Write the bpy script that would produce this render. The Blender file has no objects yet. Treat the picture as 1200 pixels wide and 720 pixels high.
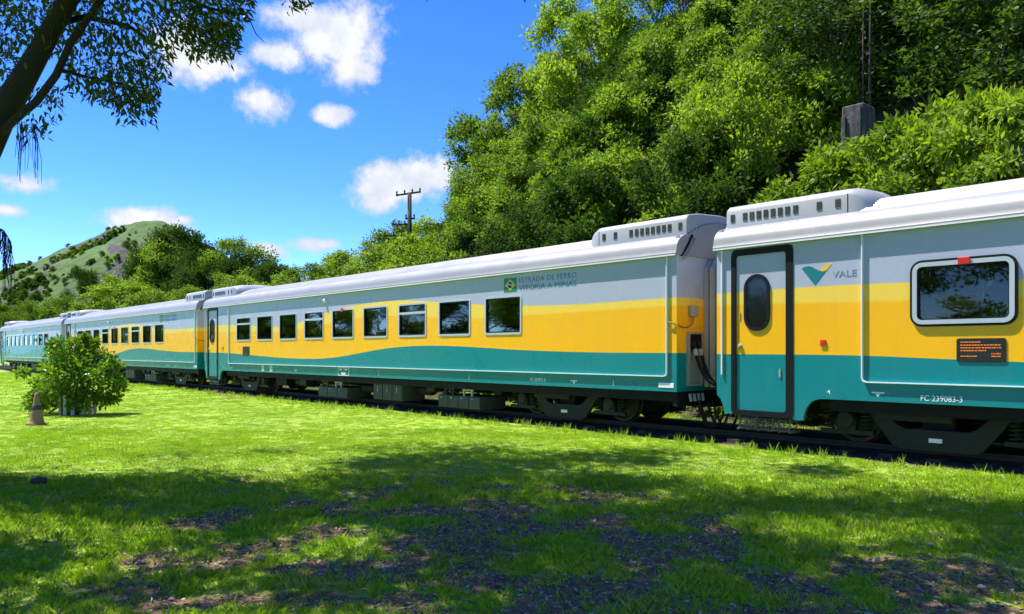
import bpy, bmesh, math, random
import numpy as np
from mathutils import Vector, Matrix

scene = bpy.context.scene
COL = scene.collection
rnd = random.Random(7)
R = math.radians

# ---------------------------------------------------------------- camera
CAM_H = 1.62
F_PX = 900.0            # focal length in pixels of a 1200 px wide picture
HOR = 412.0             # horizon row
YAW_C, YAW_S = 0.7437, 0.6685
cam_d = bpy.data.cameras.new('camera')
cam_d.sensor_width = 36.0
cam_d.lens = 36.0 * F_PX / 1200.0
cam_d.shift_y = (HOR - 360.0) / 1200.0
cam_d.clip_start = 0.1
cam_d.clip_end = 6000.0
cam = bpy.data.objects.new('camera', cam_d)
COL.objects.link(cam)
cam.location = (0, 0, CAM_H)
fwd = Vector((-YAW_C, YAW_S, 0))
cam.rotation_euler = fwd.to_track_quat('-Z', 'Y').to_euler()
scene.camera = cam

# ---------------------------------------------------------------- sun, exposure
SUN = Vector((-2.0, -1.0, 4.4)).normalized()
sun_d = bpy.data.lights.new('sun', 'SUN')
sun_d.energy = 4.8
sun_d.angle = R(0.53)
sun_d.color = (1.0, 0.955, 0.88)
sun = bpy.data.objects.new('sun', sun_d)
COL.objects.link(sun)
sun.rotation_euler = SUN.to_track_quat('Z', 'Y').to_euler()
sun.location = (-20, -10, 44)
scene.view_settings.view_transform = 'Standard'
scene.view_settings.look = 'None'
scene.view_settings.exposure = 1.18
scene.view_settings.gamma = 1.0
scene.view_settings.use_curve_mapping = False
scene.render.engine = 'CYCLES'
scene.cycles.use_denoising = True
scene.cycles.adaptive_threshold = 0.02
scene.cycles.max_bounces = 8
scene.cycles.diffuse_bounces = 3
scene.cycles.glossy_bounces = 3
scene.cycles.transmission_bounces = 4
scene.cycles.transparent_max_bounces = 10
scene.cycles.caustics_reflective = False
scene.cycles.caustics_refractive = False

# ---------------------------------------------------------------- projection helpers (layout only)
def ray(u):
    a = (u - 600.0) / F_PX
    return YAW_S * a - YAW_C, YAW_C * a + YAW_S
def on_plane(u, Y):
    dx, dy = ray(u)
    return Y * dx / dy, Y / dy               # world X, depth
def on_depth(u, dep):
    dx, dy = ray(u)
    return dx * dep, dy * dep
def z_at(v, dep):
    return CAM_H + (HOR - v) / F_PX * dep
def ground_at(u, v):
    dep = CAM_H * F_PX / (v - HOR)
    dx, dy = ray(u)
    return dx * dep, dy * dep
def project(x, y, z):
    f = -YAW_C * x + YAW_S * y
    r = YAW_S * x + YAW_C * y
    f = np.where(np.abs(f) < 0.05, 0.05, f)
    return 600 + F_PX * r / f, HOR - F_PX * (z - CAM_H) / f, f

# ---------------------------------------------------------------- noise (numpy)
def _hash(ix, iy, seed):
    h = (ix.astype(np.int64) * 374761393 + iy.astype(np.int64) * 668265263 + seed * 1442695041) & 0xffffffff
    h = ((h ^ (h >> 13)) * 1274126177) & 0xffffffff
    h = h ^ (h >> 16)
    return (h & 0xffff) / 65535.0
def vnoise(x, y, seed=0):
    x = np.asarray(x, float); y = np.asarray(y, float)
    ix = np.floor(x); iy = np.floor(y)
    fx = x - ix; fy = y - iy
    fx = fx * fx * (3 - 2 * fx); fy = fy * fy * (3 - 2 * fy)
    a = _hash(ix, iy, seed); b = _hash(ix + 1, iy, seed)
    c = _hash(ix, iy + 1, seed); d = _hash(ix + 1, iy + 1, seed)
    return (a * (1 - fx) + b * fx) * (1 - fy) + (c * (1 - fx) + d * fx) * fy
def fbm(x, y, seed=0, octv=4):
    s = 0; amp = 0.5; tot = 0
    for o in range(octv):
        s = s + amp * vnoise(np.asarray(x) * 2 ** o + 17.3 * o, np.asarray(y) * 2 ** o - 9.1 * o, seed + o)
        tot += amp; amp *= 0.5
    return s / tot
def sstep(a, b, x):
    t = np.clip((np.asarray(x, float) - a) / (b - a), 0, 1)
    return t * t * (3 - 2 * t)

# ---------------------------------------------------------------- node helpers
class NT:
    def __init__(self, tree):
        self.t = tree
    def n(self, typ, props=None, **ins):
        nd = self.t.nodes.new(typ)
        for k, v in (props or {}).items():
            setattr(nd, k, v)
        for k, v in ins.items():
            key = int(k[1:]) if k[0] == '_' and k[1:].isdigit() else k.replace('__', ' ')
            if isinstance(v, bpy.types.NodeSocket):
                self.t.links.new(v, nd.inputs[key])
            else:
                nd.inputs[key].default_value = v
        return nd
    def math(self, op, a, b=0.0, c=0.0, clamp=False):
        nd = self.n('ShaderNodeMath', {'operation': op, 'use_clamp': clamp}, _0=a, _1=b, _2=c)
        return nd.outputs[0]
    def vmath(self, op, a, b=(0, 0, 0)):
        nd = self.n('ShaderNodeVectorMath', {'operation': op}, _0=a, _1=b)
        return nd.outputs['Value'] if op in ('LENGTH', 'DOT_PRODUCT', 'DISTANCE') else nd.outputs[0]
    def mix(self, fac, a, b, blend='MIX'):
        nd = self.t.nodes.new('ShaderNodeMix')
        nd.data_type = 'RGBA'; nd.blend_type = blend
        for i, v in ((0, fac), (6, a), (7, b)):
            if isinstance(v, bpy.types.NodeSocket):
                self.t.links.new(v, nd.inputs[i])
            else:
                if i > 0 and len(v) == 3:
                    v = (*v, 1)
                nd.inputs[i].default_value = v
        return nd.outputs[2]
    def rng(self, v, a, b, c=0.0, d=1.0, smooth=False):
        nd = self.n('ShaderNodeMapRange', {'interpolation_type': 'SMOOTHSTEP' if smooth else 'LINEAR'},
                    _0=v, _1=a, _2=b, _3=c, _4=d)
        return nd.outputs[0]
    def noise(self, vec, scale, detail=4.0, rough=0.55, dist=0.0):
        nd = self.n('ShaderNodeTexNoise', None, Scale=scale, Detail=detail, Roughness=rough, Distortion=dist)
        if vec is not None:
            self.t.links.new(vec, nd.inputs['Vector'])
        return nd
    def bump(self, h, strength=0.3, dist=0.02):
        return self.n('ShaderNodeBump', None, Height=h, Strength=strength, Distance=dist).outputs[0]
    def link(self, a, b):
        self.t.links.new(a, b)

# ---------------------------------------------------------------- world: daylight sky with fair-weather clouds
world = bpy.data.worlds.new('World')
scene.world = world
world.use_nodes = True
world.node_tree.nodes.clear()
wn = NT(world.node_tree)
wout = wn.n('ShaderNodeOutputWorld')
sky = wn.n('ShaderNodeTexSky')
sky.sky_type = 'NISHITA'
sky.sun_disc = False
sky.sun_elevation = math.asin(SUN.z)
sky.sun_rotation = math.atan2(SUN.x, SUN.y) % (2 * math.pi)
sky.altitude = 100
sky.air_density = 0.7
sky.dust_density = 0.0
sky.ozone_density = 5.0
hs = wn.n('ShaderNodeHueSaturation', None, Hue=0.514, Saturation=1.25, Value=1.06, Color=sky.outputs[0])
wtc = wn.n('ShaderNodeTexCoord')
wdir = wn.vmath('NORMALIZE', wtc.outputs['Generated'])
wnz = wn.noise(wdir, 11.0, 8, 0.66)
wnz2 = wn.noise(wdir, 34.0, 6, 0.65)
wsp = wn.n('ShaderNodeSeparateXYZ', None, _0=wdir)
az = wn.math('ARCTAN2', wsp.outputs[1], wsp.outputs[0])
el = wn.math('ARCSINE', wsp.outputs[2])
# clouds as (azimuth, elevation, half width, half height)
def sky_pt(u, v):
    dx, dy = ray(u)
    h = math.hypot(dx, dy)
    return math.atan2(dy, dx), math.atan2((HOR - v) / F_PX, h)
CLOUDS = []
for (u, v, ru, rv) in [(402, 44, 52, 48), (352, 18, 40, 20), (328, 66, 36, 17), (412, 80, 32, 26), (378, 52, 40, 24),
                       (206, 60, 40, 32), (246, 73, 50, 22), (312, 120, 34, 25), (388, 136, 28, 13),
                       (476, 212, 58, 30), (442, 230, 44, 22), (505, 205, 40, 26), (164, 258, 46, 17), (190, 262, 30, 13), (30, 217, 34, 15), (8, 212, 20, 10),
                       (368, 287, 38, 11), (316, 295, 30, 14), (8, 247, 26, 9), (215, 258, 10, 6)]:
    a, e = sky_pt(u, v)
    CLOUDS.append((a, e, ru / F_PX * 0.95, rv / F_PX * 0.95))
a_mid = sky_pt(600, 200)[0]
acc = None
wcv = wn.n('ShaderNodeCombineXYZ', None, X=az, Y=el).outputs[0]
for (a, e, ra, re) in CLOUDS:
    q = wn.vmath('MULTIPLY', wn.vmath('SUBTRACT', wcv, (a, e, 0)), (1 / ra, 1 / re, 0))
    d = wn.math('SUBTRACT', 1.0, wn.vmath('LENGTH', q))
    acc = d if acc is None else wn.math('SMOOTH_MAX', acc, d, 0.25)
nsum = wn.math('ADD', wn.math('MULTIPLY', wn.math('SUBTRACT', wnz.outputs[0], 0.5), 2.2),
               wn.math('MULTIPLY', wn.math('SUBTRACT', wnz2.outputs[0], 0.5), 1.5))
# the same kind of scattered clouds all round, outside the view
wrest = wn.noise(wdir, 3.2, 3, 0.5)
away = wn.rng(wn.vmath('DOT_PRODUCT', wdir, (-YAW_C * 0.96, YAW_S * 0.96, 0.28)), 0.80, 0.66)
rest = wn.math('MULTIPLY', wn.rng(wrest.outputs[0], 0.56, 0.70, -0.6, 0.75), away)
acc = wn.math('MAXIMUM', acc, wn.math('SUBTRACT', rest, wn.math('MULTIPLY', wn.math('SUBTRACT', 1.0, away), 0.6)))
dens = wn.math('ADD', wn.math('MAXIMUM', acc, -0.6), nsum)
cov = wn.rng(dens, -0.14, 0.60, 0, 0.97, True)
wsh = wn.noise(wn.vmath('ADD', wdir, (0.0, 0.0, 0.012)), 20.0, 6, 0.6)
core = wn.math('MULTIPLY', wn.rng(dens, 0.15, 0.8, 0, 1, True), wn.rng(wsh.outputs[0], 0.36, 0.58, 0.15, 1.0))
ccol = wn.mix(core, (2.35, 2.55, 2.95), (3.3, 3.32, 3.36))
wcol = wn.mix(cov, wn.mix(1.0, hs.outputs[0], (0.84, 0.94, 1.06), 'MULTIPLY'), ccol)
wbg = wn.n('ShaderNodeBackground', None, Color=wcol, Strength=0.135)
wn.link(wbg.outputs[0], wout.inputs[0])

def new_mat(name):
    m = bpy.data.materials.new(name)
    m.use_nodes = True
    m.node_tree.nodes.clear()
    nt = NT(m.node_tree)
    out = nt.n('ShaderNodeOutputMaterial')
    return m, nt, out
def principled(nt, out, **kw):
    p = nt.n('ShaderNodeBsdfPrincipled')
    for k, v in kw.items():
        key = k.replace('__', ' ')
        if isinstance(v, bpy.types.NodeSocket):
            nt.link(v, p.inputs[key])
        else:
            p.inputs[key].default_value = v
    nt.link(p.outputs[0], out.inputs[0])
    return p
def c4(c):
    return (c[0], c[1], c[2], 1.0)

# simple painted / metal material with grain, grime and slight relief
def simple_mat(name, col, rough=0.5, metal=0.0, var=0.18, scale=6.0, grime=None, bump=0.0, spec=0.5):
    m, nt, out = new_mat(name)
    tc = nt.n('ShaderNodeTexCoord')
    nz = nt.noise(tc.outputs['Object'], scale, 5.0, 0.6)
    lo = tuple(c * (1 - var) for c in col); hi = tuple(min(1, c * (1 + var)) for c in col)
    cc = nt.mix(nz.outputs[0], lo, hi)
    if grime:
        n2 = nt.noise(tc.outputs['Object'], scale * 0.35, 6.0, 0.7, 0.6)
        f = nt.rng(n2.outputs[0], 0.52, 0.72)
        f = nt.math('MULTIPLY', f, grime[1])
        cc = nt.mix(f, cc, grime[0])
    rr = nt.rng(nz.outputs[0], 0.3, 0.7, max(0.02, rough - 0.08), min(1, rough + 0.08))
    kw = dict(Base__Color=cc, Roughness=rr, Metallic=metal)
    if bump:
        n3 = nt.noise(tc.outputs['Object'], scale * 5, 4.0, 0.6)
        kw['Normal'] = nt.bump(n3.outputs[0], bump, 0.01)
    p = principled(nt, out, **kw)
    p.inputs['Specular IOR Level'].default_value = spec
    return m

MAT = {}
MAT['white'] = simple_mat('roof_white_paint', (0.265, 0.265, 0.278), 0.42, 0, 0.05, 1.5, ((0.22, 0.22, 0.22), 0.4))
MAT['ac'] = simple_mat('grey_white_housing', (0.32, 0.335, 0.36), 0.42, 0, 0.05, 2.0, ((0.26, 0.265, 0.27), 0.35))
MAT['trim'] = simple_mat('pale_trim', (0.72, 0.75, 0.77), 0.35, 0, 0.04, 3)
MAT['alu'] = simple_mat('aluminium_frame', (0.50, 0.53, 0.58), 0.35, 0.25, 0.06, 6)
MAT['rubber'] = simple_mat('black_rubber', (0.008, 0.008, 0.009), 0.5, 0, 0.2, 12, spec=0.2)
MAT['dark'] = simple_mat('underframe_black', (0.009, 0.009, 0.009), 0.6, 0, 0.4, 5, ((0.025, 0.02, 0.016), 0.5), 0.2, 0.15)
MAT['olive'] = simple_mat('dark_olive_steel', (0.016, 0.018, 0.015), 0.55, 0, 0.3, 5, ((0.035, 0.028, 0.02), 0.35), 0.15, 0.25)
MAT['box'] = simple_mat('olive_box_paint', (0.052, 0.058, 0.048), 0.55, 0, 0.25, 5, ((0.06, 0.05, 0.036), 0.4), 0.15, 0.25)
MAT['wheel'] = simple_mat('wheel_steel', (0.03, 0.025, 0.02), 0.5, 0.4, 0.3, 8, ((0.12, 0.07, 0.035), 0.6), 0.2)
MAT['rail'] = simple_mat('rail_steel', (0.035, 0.026, 0.02), 0.6, 0.3, 0.3, 6, ((0.05, 0.03, 0.018), 0.6), 0.2)
MAT['sleeper'] = simple_mat('sleeper_wood', (0.028, 0.023, 0.02), 0.85, 0, 0.4, 8, None, 0.4)
MAT['bellows'] = simple_mat('bellows_grey', (0.30, 0.31, 0.32), 0.55, 0, 0.1, 6, ((0.16, 0.16, 0.16), 0.4))
MAT['galv'] = simple_mat('galvanised_grey', (0.33, 0.34, 0.34), 0.45, 0.2, 0.12, 8, ((0.16, 0.14, 0.12), 0.4))
MAT['step'] = simple_mat('worn_step_metal', (0.16, 0.135, 0.10), 0.6, 0.2, 0.3, 14, ((0.04, 0.03, 0.022), 0.6), 0.2)
MAT['red'] = simple_mat('red_plastic', (0.55, 0.02, 0.015), 0.35, 0, 0.05, 10)
MAT['white_print'] = simple_mat('white_print', (0.78, 0.80, 0.80), 0.5, 0, 0.04, 10)
MAT['grey_print'] = simple_mat('slate_print', (0.17, 0.20, 0.26), 0.5, 0, 0.05, 10)
MAT['blue_print'] = simple_mat('steel_blue_print', (0.05, 0.16, 0.33), 0.5, 0, 0.05, 10)
MAT['teal_print'] = simple_mat('teal_print', (0.0, 0.17, 0.20), 0.45, 0, 0.05, 10)
MAT['gold_print'] = simple_mat('gold_print', (0.78, 0.47, 0.03), 0.45, 0, 0.05, 10)
MAT['flag_green'] = simple_mat('flag_green', (0.0, 0.20, 0.05), 0.5, 0, 0.05, 10)
MAT['flag_blue'] = simple_mat('flag_blue', (0.015, 0.025, 0.16), 0.5, 0, 0.05, 10)
MAT['pale_green'] = simple_mat('pale_green_plate', (0.42, 0.62, 0.32), 0.5, 0, 0.08, 10)
MAT['black'] = simple_mat('black_gloss', (0.01, 0.01, 0.012), 0.25, 0, 0.1, 10)
MAT['seat'] = simple_mat('seat_fabric', (0.05, 0.11, 0.12), 0.8, 0, 0.2, 12)
MAT['interior'] = simple_mat('coach_lining', (0.42, 0.42, 0.40), 0.6, 0, 0.06, 3)
MAT['floor'] = simple_mat('coach_floor', (0.08, 0.08, 0.08), 0.6, 0, 0.2, 6)
MAT['cone'] = simple_mat('weathered_cone', (0.28, 0.165, 0.08), 0.8, 0, 0.3, 9, ((0.11, 0.085, 0.06), 0.85), 0.2)
MAT['cone_band'] = simple_mat('cone_dark_band', (0.055, 0.045, 0.035), 0.8, 0, 0.3, 12)
MAT['stake'] = simple_mat('whitewashed_wood', (0.52, 0.51, 0.47), 0.8, 0, 0.15, 9, ((0.22, 0.2, 0.17), 0.6), 0.3)
MAT['concrete'] = simple_mat('old_concrete', (0.105, 0.103, 0.098), 0.9, 0, 0.35, 2.2, ((0.035, 0.034, 0.03), 0.9), 0.5)
MAT['rust'] = simple_mat('rusty_steel', (0.05, 0.032, 0.024), 0.85, 0.0, 0.35, 3, ((0.035, 0.03, 0.028), 0.8), 0.3)
MAT['polewood'] = simple_mat('pole_wood', (0.025, 0.017, 0.015), 0.85, 0, 0.3, 3, None, 0.3)
MAT['insul'] = simple_mat('insulator', (0.10, 0.09, 0.09), 0.35, 0, 0.1, 10)
MAT['twig'] = simple_mat('dry_twig', (0.16, 0.075, 0.04), 0.85, 0, 0.3, 10)
MAT['log'] = simple_mat('dead_wood', (0.075, 0.06, 0.05), 0.9, 0, 0.35, 12, None, 0.5)
MAT['stone'] = simple_mat('stone', (0.22, 0.19, 0.155), 0.9, 0, 0.25, 14, None, 0.4)

def streak_mat(name, a, b):
    m, nt, out = new_mat(name)
    tc = nt.n('ShaderNodeTexCoord')
    mp = nt.n('ShaderNodeMapping', None, Vector=tc.outputs['Object'])
    mp.inputs['Scale'].default_value = (1, 1, 0.12)
    n1 = nt.noise(mp.outputs[0], 6.0, 6, 0.7, 0.3); n2 = nt.noise(tc.outputs['Object'], 3.0, 6, 0.7)
    c = nt.mix(nt.rng(n1.outputs[0], 0.38, 0.62), a, b)
    c = nt.mix(nt.math('MULTIPLY', nt.rng(n2.outputs[0], 0.5, 0.66), 0.7), c, (0.04, 0.045, 0.025))
    principled(nt, out, Base__Color=c, Roughness=0.95, Normal=nt.bump(n2.outputs[0], 0.8, 0.05))
    return m
MAT['stained'] = streak_mat('stained_concrete', (0.03, 0.028, 0.025), (0.115, 0.112, 0.105))
def bark_mat(name, col, scale=7.0, moss=0.0):
    m, nt, out = new_mat(name)
    tc = nt.n('ShaderNodeTexCoord')
    mp = nt.n('ShaderNodeMapping', None, Vector=tc.outputs['Object'])
    mp.inputs['Scale'].default_value = (1, 1, 0.22)
    nz = nt.noise(mp.outputs[0], scale, 6, 0.65, 0.4)
    c = nt.mix(nz.outputs[0], tuple(x * 0.45 for x in col), tuple(x * 1.5 for x in col))
    n2 = nt.noise(tc.outputs['Object'], 2.2, 4, 0.6)
    c = nt.mix(nt.math('MULTIPLY', nt.rng(n2.outputs[0], 0.5, 0.7), 0.4), c, tuple(x * 1.9 for x in col))
    principled(nt, out, Base__Color=c, Roughness=0.9, Normal=nt.bump(nz.outputs[0], 0.7, 0.03))
    return m
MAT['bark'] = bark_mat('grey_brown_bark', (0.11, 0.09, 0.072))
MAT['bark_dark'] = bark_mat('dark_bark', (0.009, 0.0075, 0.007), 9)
MAT['bark_pale'] = bark_mat('pale_bark', (0.16, 0.135, 0.11), 6)

def leaf_mat(name, dark, light, trans=0.35, pos_scale=0.6, rough=0.6, spec=0.2):
    m, nt, out = new_mat(name)
    at = nt.n('ShaderNodeAttribute', {'attribute_name': 'tint'})
    oi = nt.n('ShaderNodeObjectInfo')
    geo = nt.n('ShaderNodeNewGeometry')
    nz = nt.noise(geo.outputs['Position'], pos_scale, 3, 0.6)
    f = nt.math('ADD', nt.math('MULTIPLY', at.outputs['Fac'], 0.85), nt.math('MULTIPLY', nz.outputs[0], 0.25))
    f = nt.math('ADD', f, nt.math('MULTIPLY', nt.math('SUBTRACT', oi.outputs['Random'], 0.5), 0.42), clamp=True)
    c = nt.mix(f, dark, light)
    d = nt.n('ShaderNodeBsdfPrincipled', None, Base__Color=c, Roughness=rough)
    d.inputs['Specular IOR Level'].default_value = spec
    tcol = nt.mix(1.0, c, (0.95, 1.0, 0.35), 'MULTIPLY')
    t = nt.n('ShaderNodeBsdfTranslucent', None, Color=nt.mix(1.0, tcol, (1.5, 1.5, 1.2), 'MULTIPLY'))
    ms = nt.n('ShaderNodeMixShader', None, _0=trans, _1=d.outputs[0], _2=t.outputs[0])
    nt.link(ms.outputs[0], out.inputs[0])
    return m
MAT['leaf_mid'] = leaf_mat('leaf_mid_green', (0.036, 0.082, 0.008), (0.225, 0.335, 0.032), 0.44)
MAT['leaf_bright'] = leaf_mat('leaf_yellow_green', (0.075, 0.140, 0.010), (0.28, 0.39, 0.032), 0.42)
MAT['leaf_slim'] = leaf_mat('leaf_slope_shade_tone', (0.020, 0.045, 0.008), (0.095, 0.165, 0.022), 0.35)  # shade of the upper right slope put into the leaf colour
MAT['leaf_dark'] = leaf_mat('leaf_dark_green', (0.018, 0.042, 0.008), (0.070, 0.135, 0.018), 0.35, 0.3, 0.8, 0.1)  # dark foliage; also stands in for shade on the upper right trees
MAT['leaf_far'] = leaf_mat('leaf_far_green', (0.026, 0.060, 0.010), (0.135, 0.215, 0.026), 0.38, 0.15, 0.8, 0.08)
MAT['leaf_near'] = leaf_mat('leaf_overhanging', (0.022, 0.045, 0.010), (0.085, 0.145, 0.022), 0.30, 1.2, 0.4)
MAT['leaf_bush'] = leaf_mat('leaf_glossy_shrub', (0.050, 0.115, 0.008), (0.21, 0.34, 0.022), 0.40, 2.5, 0.35)

def grass_mat(name, dark, light, dry):
    m, nt, out = new_mat(name)
    oi = nt.n('ShaderNodeObjectInfo')
    geo = nt.n('ShaderNodeNewGeometry')
    n1 = nt.noise(geo.outputs['Position'], 0.55, 4, 0.6)
    n2 = nt.noise(geo.outputs['Position'], 4.0, 2, 0.5)
    f = nt.math('ADD', nt.math('MULTIPLY', n1.outputs[0], 0.5), nt.math('MULTIPLY', oi.outputs['Random'], 0.35))
    f = nt.math('ADD', f, nt.math('MULTIPLY', n2.outputs[0], 0.25), clamp=True)
    c = nt.mix(f, dark, light)
    n5 = nt.noise(geo.outputs['Position'], 1.7, 5, 0.65)
    c = nt.mix(nt.math('MULTIPLY', nt.rng(n5.outputs[0], 0.55, 0.72), 0.5), c, dry)
    n6 = nt.noise(geo.outputs['Position'], 0.9, 4, 0.6)
    c = nt.mix(nt.math('MULTIPLY', nt.rng(n6.outputs[0], 0.52, 0.68), 0.35), c, (0.07, 0.15, 0.012))
    dr = nt.math('MULTIPLY', nt.rng(oi.outputs['Random'], 0.86, 0.97), 0.8)
    c = nt.mix(dr, c, dry)
    d = nt.n('ShaderNodeBsdfPrincipled', None, Base__Color=c, Roughness=0.7)
    d.inputs['Specular IOR Level'].default_value = 0.12
    t = nt.n('ShaderNodeBsdfTranslucent', None, Color=nt.mix(1.0, c, (1.3, 1.35, 0.7), 'MULTIPLY'))
    ms = nt.n('ShaderNodeMixShader', None, _0=0.35, _1=d.outputs[0], _2=t.outputs[0])
    nt.link(ms.outputs[0], out.inputs[0])
    return m
MAT['grass'] = grass_mat('grass_blade', (0.185, 0.335, 0.012), (0.40, 0.57, 0.028), (0.42, 0.38, 0.14))

# glass: tinted, see-through, mirror-like at grazing angles
m, nt, out = new_mat('tinted_glass')
fr = nt.n('ShaderNodeFresnel', None, IOR=1.5)
tr = nt.n('ShaderNodeBsdfTransparent', None, Color=(0.74, 0.79, 0.77, 1))
gl = nt.n('ShaderNodeBsdfGlossy', None, Color=(0.9, 0.95, 1, 1), Roughness=0.015)
geo = nt.n('ShaderNodeNewGeometry')
gn = nt.noise(geo.outputs['Position'], 1.3, 2, 0.5)
nt.link(nt.bump(gn.outputs[0], 0.05, 0.02), gl.inputs['Normal'])
ms = nt.n('ShaderNodeMixShader', None, _0=nt.math('MULTIPLY', fr.outputs[0], 0.85), _1=tr.outputs[0], _2=gl.outputs[0])
nt.link(ms.outputs[0], out.inputs[0])
MAT['glass'] = m
m, nt, out = new_mat('dark_door_glass')
principled(nt, out, Base__Color=(0.012, 0.014, 0.014, 1), Roughness=0.04)
MAT['dark_glass'] = m
m, nt, out = new_mat('led_amber')
em = nt.n('ShaderNodeEmission', None, Color=(1.0, 0.27, 0.05, 1), Strength=0.45)
nt.link(em.outputs[0], out.inputs[0])
MAT['led'] = m

# ---------------------------------------------------------------- livery: painted waves along the coach (object x, z)
COACH_L = 23.0
SIDE_Y = 11.5
def loc_x(u, x_left=-31.3):
    return on_plane(u, SIDE_Y)[0] - x_left
T_PTS = [(0, 1.575), (loc_x(267), 1.56), (loc_x(285), 1.51), (loc_x(305), 1.46), (loc_x(335), 1.40), (loc_x(363), 1.385), (loc_x(390), 1.43),
         (loc_x(418), 1.55), (loc_x(440), 1.65), (loc_x(461), 1.72), (loc_x(503), 1.765), (loc_x(540), 1.74), (loc_x(613), 1.65), (loc_x(700), 1.60), (23, 1.59)]
G_PTS = [(0, 2.62), (loc_x(257), 2.63), (loc_x(295), 2.55), (loc_x(315), 2.48), (loc_x(328), 2.46), (loc_x(342), 2.50), (loc_x(362), 2.64),
         (loc_x(380), 2.78), (loc_x(410), 2.93), (loc_x(440), 2.985), (loc_x(460), 2.99), (loc_x(500), 2.90), (loc_x(560), 2.73), (loc_x(613), 2.63), (loc_x(690), 2.585), (23, 2.60)]
P_PTS = [(0, 2.42), (loc_x(295), 2.32), (loc_x(330), 2.28), (loc_x(380), 2.46), (loc_x(440), 2.60), (loc_x(500), 2.50), (loc_x(560), 2.40), (loc_x(640), 2.42), (23, 2.455)]
def set_curve(nd, pts):
    cm = nd.mapping
    cm.clip_min_x, cm.clip_max_x, cm.clip_min_y, cm.clip_max_y = 0, 1, 0, 1
    cm.extend = 'HORIZONTAL'
    c = cm.curves[0]
    pts = [(p[0] / COACH_L, p[1] / 4.0) for p in pts]
    while len(c.points) > 2:
        c.points.remove(c.points[1])
    c.points[0].location = pts[0]
    c.points[1].location = pts[-1]
    for p in pts[1:-1]:
        c.points.new(*p)
    for p in c.points:
        p.handle_type = 'AUTO_CLAMPED'
    cm.update()
def livery(name, grey, pale, mid, low):
    m, nt, out = new_mat(name)
    tc = nt.n('ShaderNodeTexCoord')
    sp = nt.n('ShaderNodeSeparateXYZ', None, _0=tc.outputs['Object'])
    x = nt.math('DIVIDE', sp.outputs[0], COACH_L)
    def curve(pts):
        nd = nt.n('ShaderNodeFloatCurve')
        set_curve(nd, pts)
        nt.link(x, nd.inputs['Value'])
        return nt.math('MULTIPLY', nd.outputs[0], 4.0)
    z = sp.outputs[2]
    def above(c, w=0.004):
        return nt.rng(nt.math('SUBTRACT', z, c), -w, w)
    col = nt.mix(above(curve(T_PTS)), low, mid)
    col = nt.mix(above(curve(P_PTS), 0.03), col, pale)
    col = nt.mix(above(curve(G_PTS)), col, grey)
    # dust film, faint vertical rain streaks
    n1 = nt.noise(tc.outputs['Object'], 1.1, 6, 0.65)
    mp = nt.n('ShaderNodeMapping', None, Vector=tc.outputs['Object'])
    mp.inputs['Scale'].default_value = (9, 9, 0.35)
    n2 = nt.noise(mp.outputs[0], 1.0, 4, 0.6)
    dirt = nt.math('MULTIPLY', nt.rng(nt.math('ADD', n1.outputs[0], n2.outputs[0]), 0.98, 1.35), 0.07)
    low_d = nt.math('MULTIPLY', nt.rng(z, 1.15, 0.55), nt.rng(n1.outputs[0], 0.3, 0.75))
    dirt = nt.math('MAXIMUM', dirt, nt.math('MULTIPLY', low_d, 0.12))
    col = nt.mix(dirt, col, (0.25, 0.22, 0.18))
    # slightly wavy sheet metal
    mp2 = nt.n('ShaderNodeMapping', None, Vector=tc.outputs['Object'])
    mp2.inputs['Scale'].default_value = (1.3, 1, 0.8)
    wav = nt.noise(mp2.outputs[0], 1.0, 2, 0.4)
    rr = nt.rng(n1.outputs[0], 0.3, 0.7, 0.22, 0.36)
    p = principled(nt, out, Base__Color=col, Roughness=rr, Normal=nt.bump(wav.outputs[0], 0.12, 0.05))
    p.inputs['Specular IOR Level'].default_value = 0.35
    p.inputs['Coat Weight'].default_value = 0.06
    p.inputs['Coat Roughness'].default_value = 0.12
    return m
MAT['livery'] = livery('livery_yellow', (0.39, 0.42, 0.53), (0.86, 0.58, 0.07), (0.91, 0.455, 0.003), (0.0, 0.20, 0.215))
MAT['livery_blue'] = livery('livery_blue', (0.365, 0.40, 0.54), (0.02, 0.36, 0.60), (0.012, 0.28, 0.52), (0.0, 0.20, 0.26))

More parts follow.
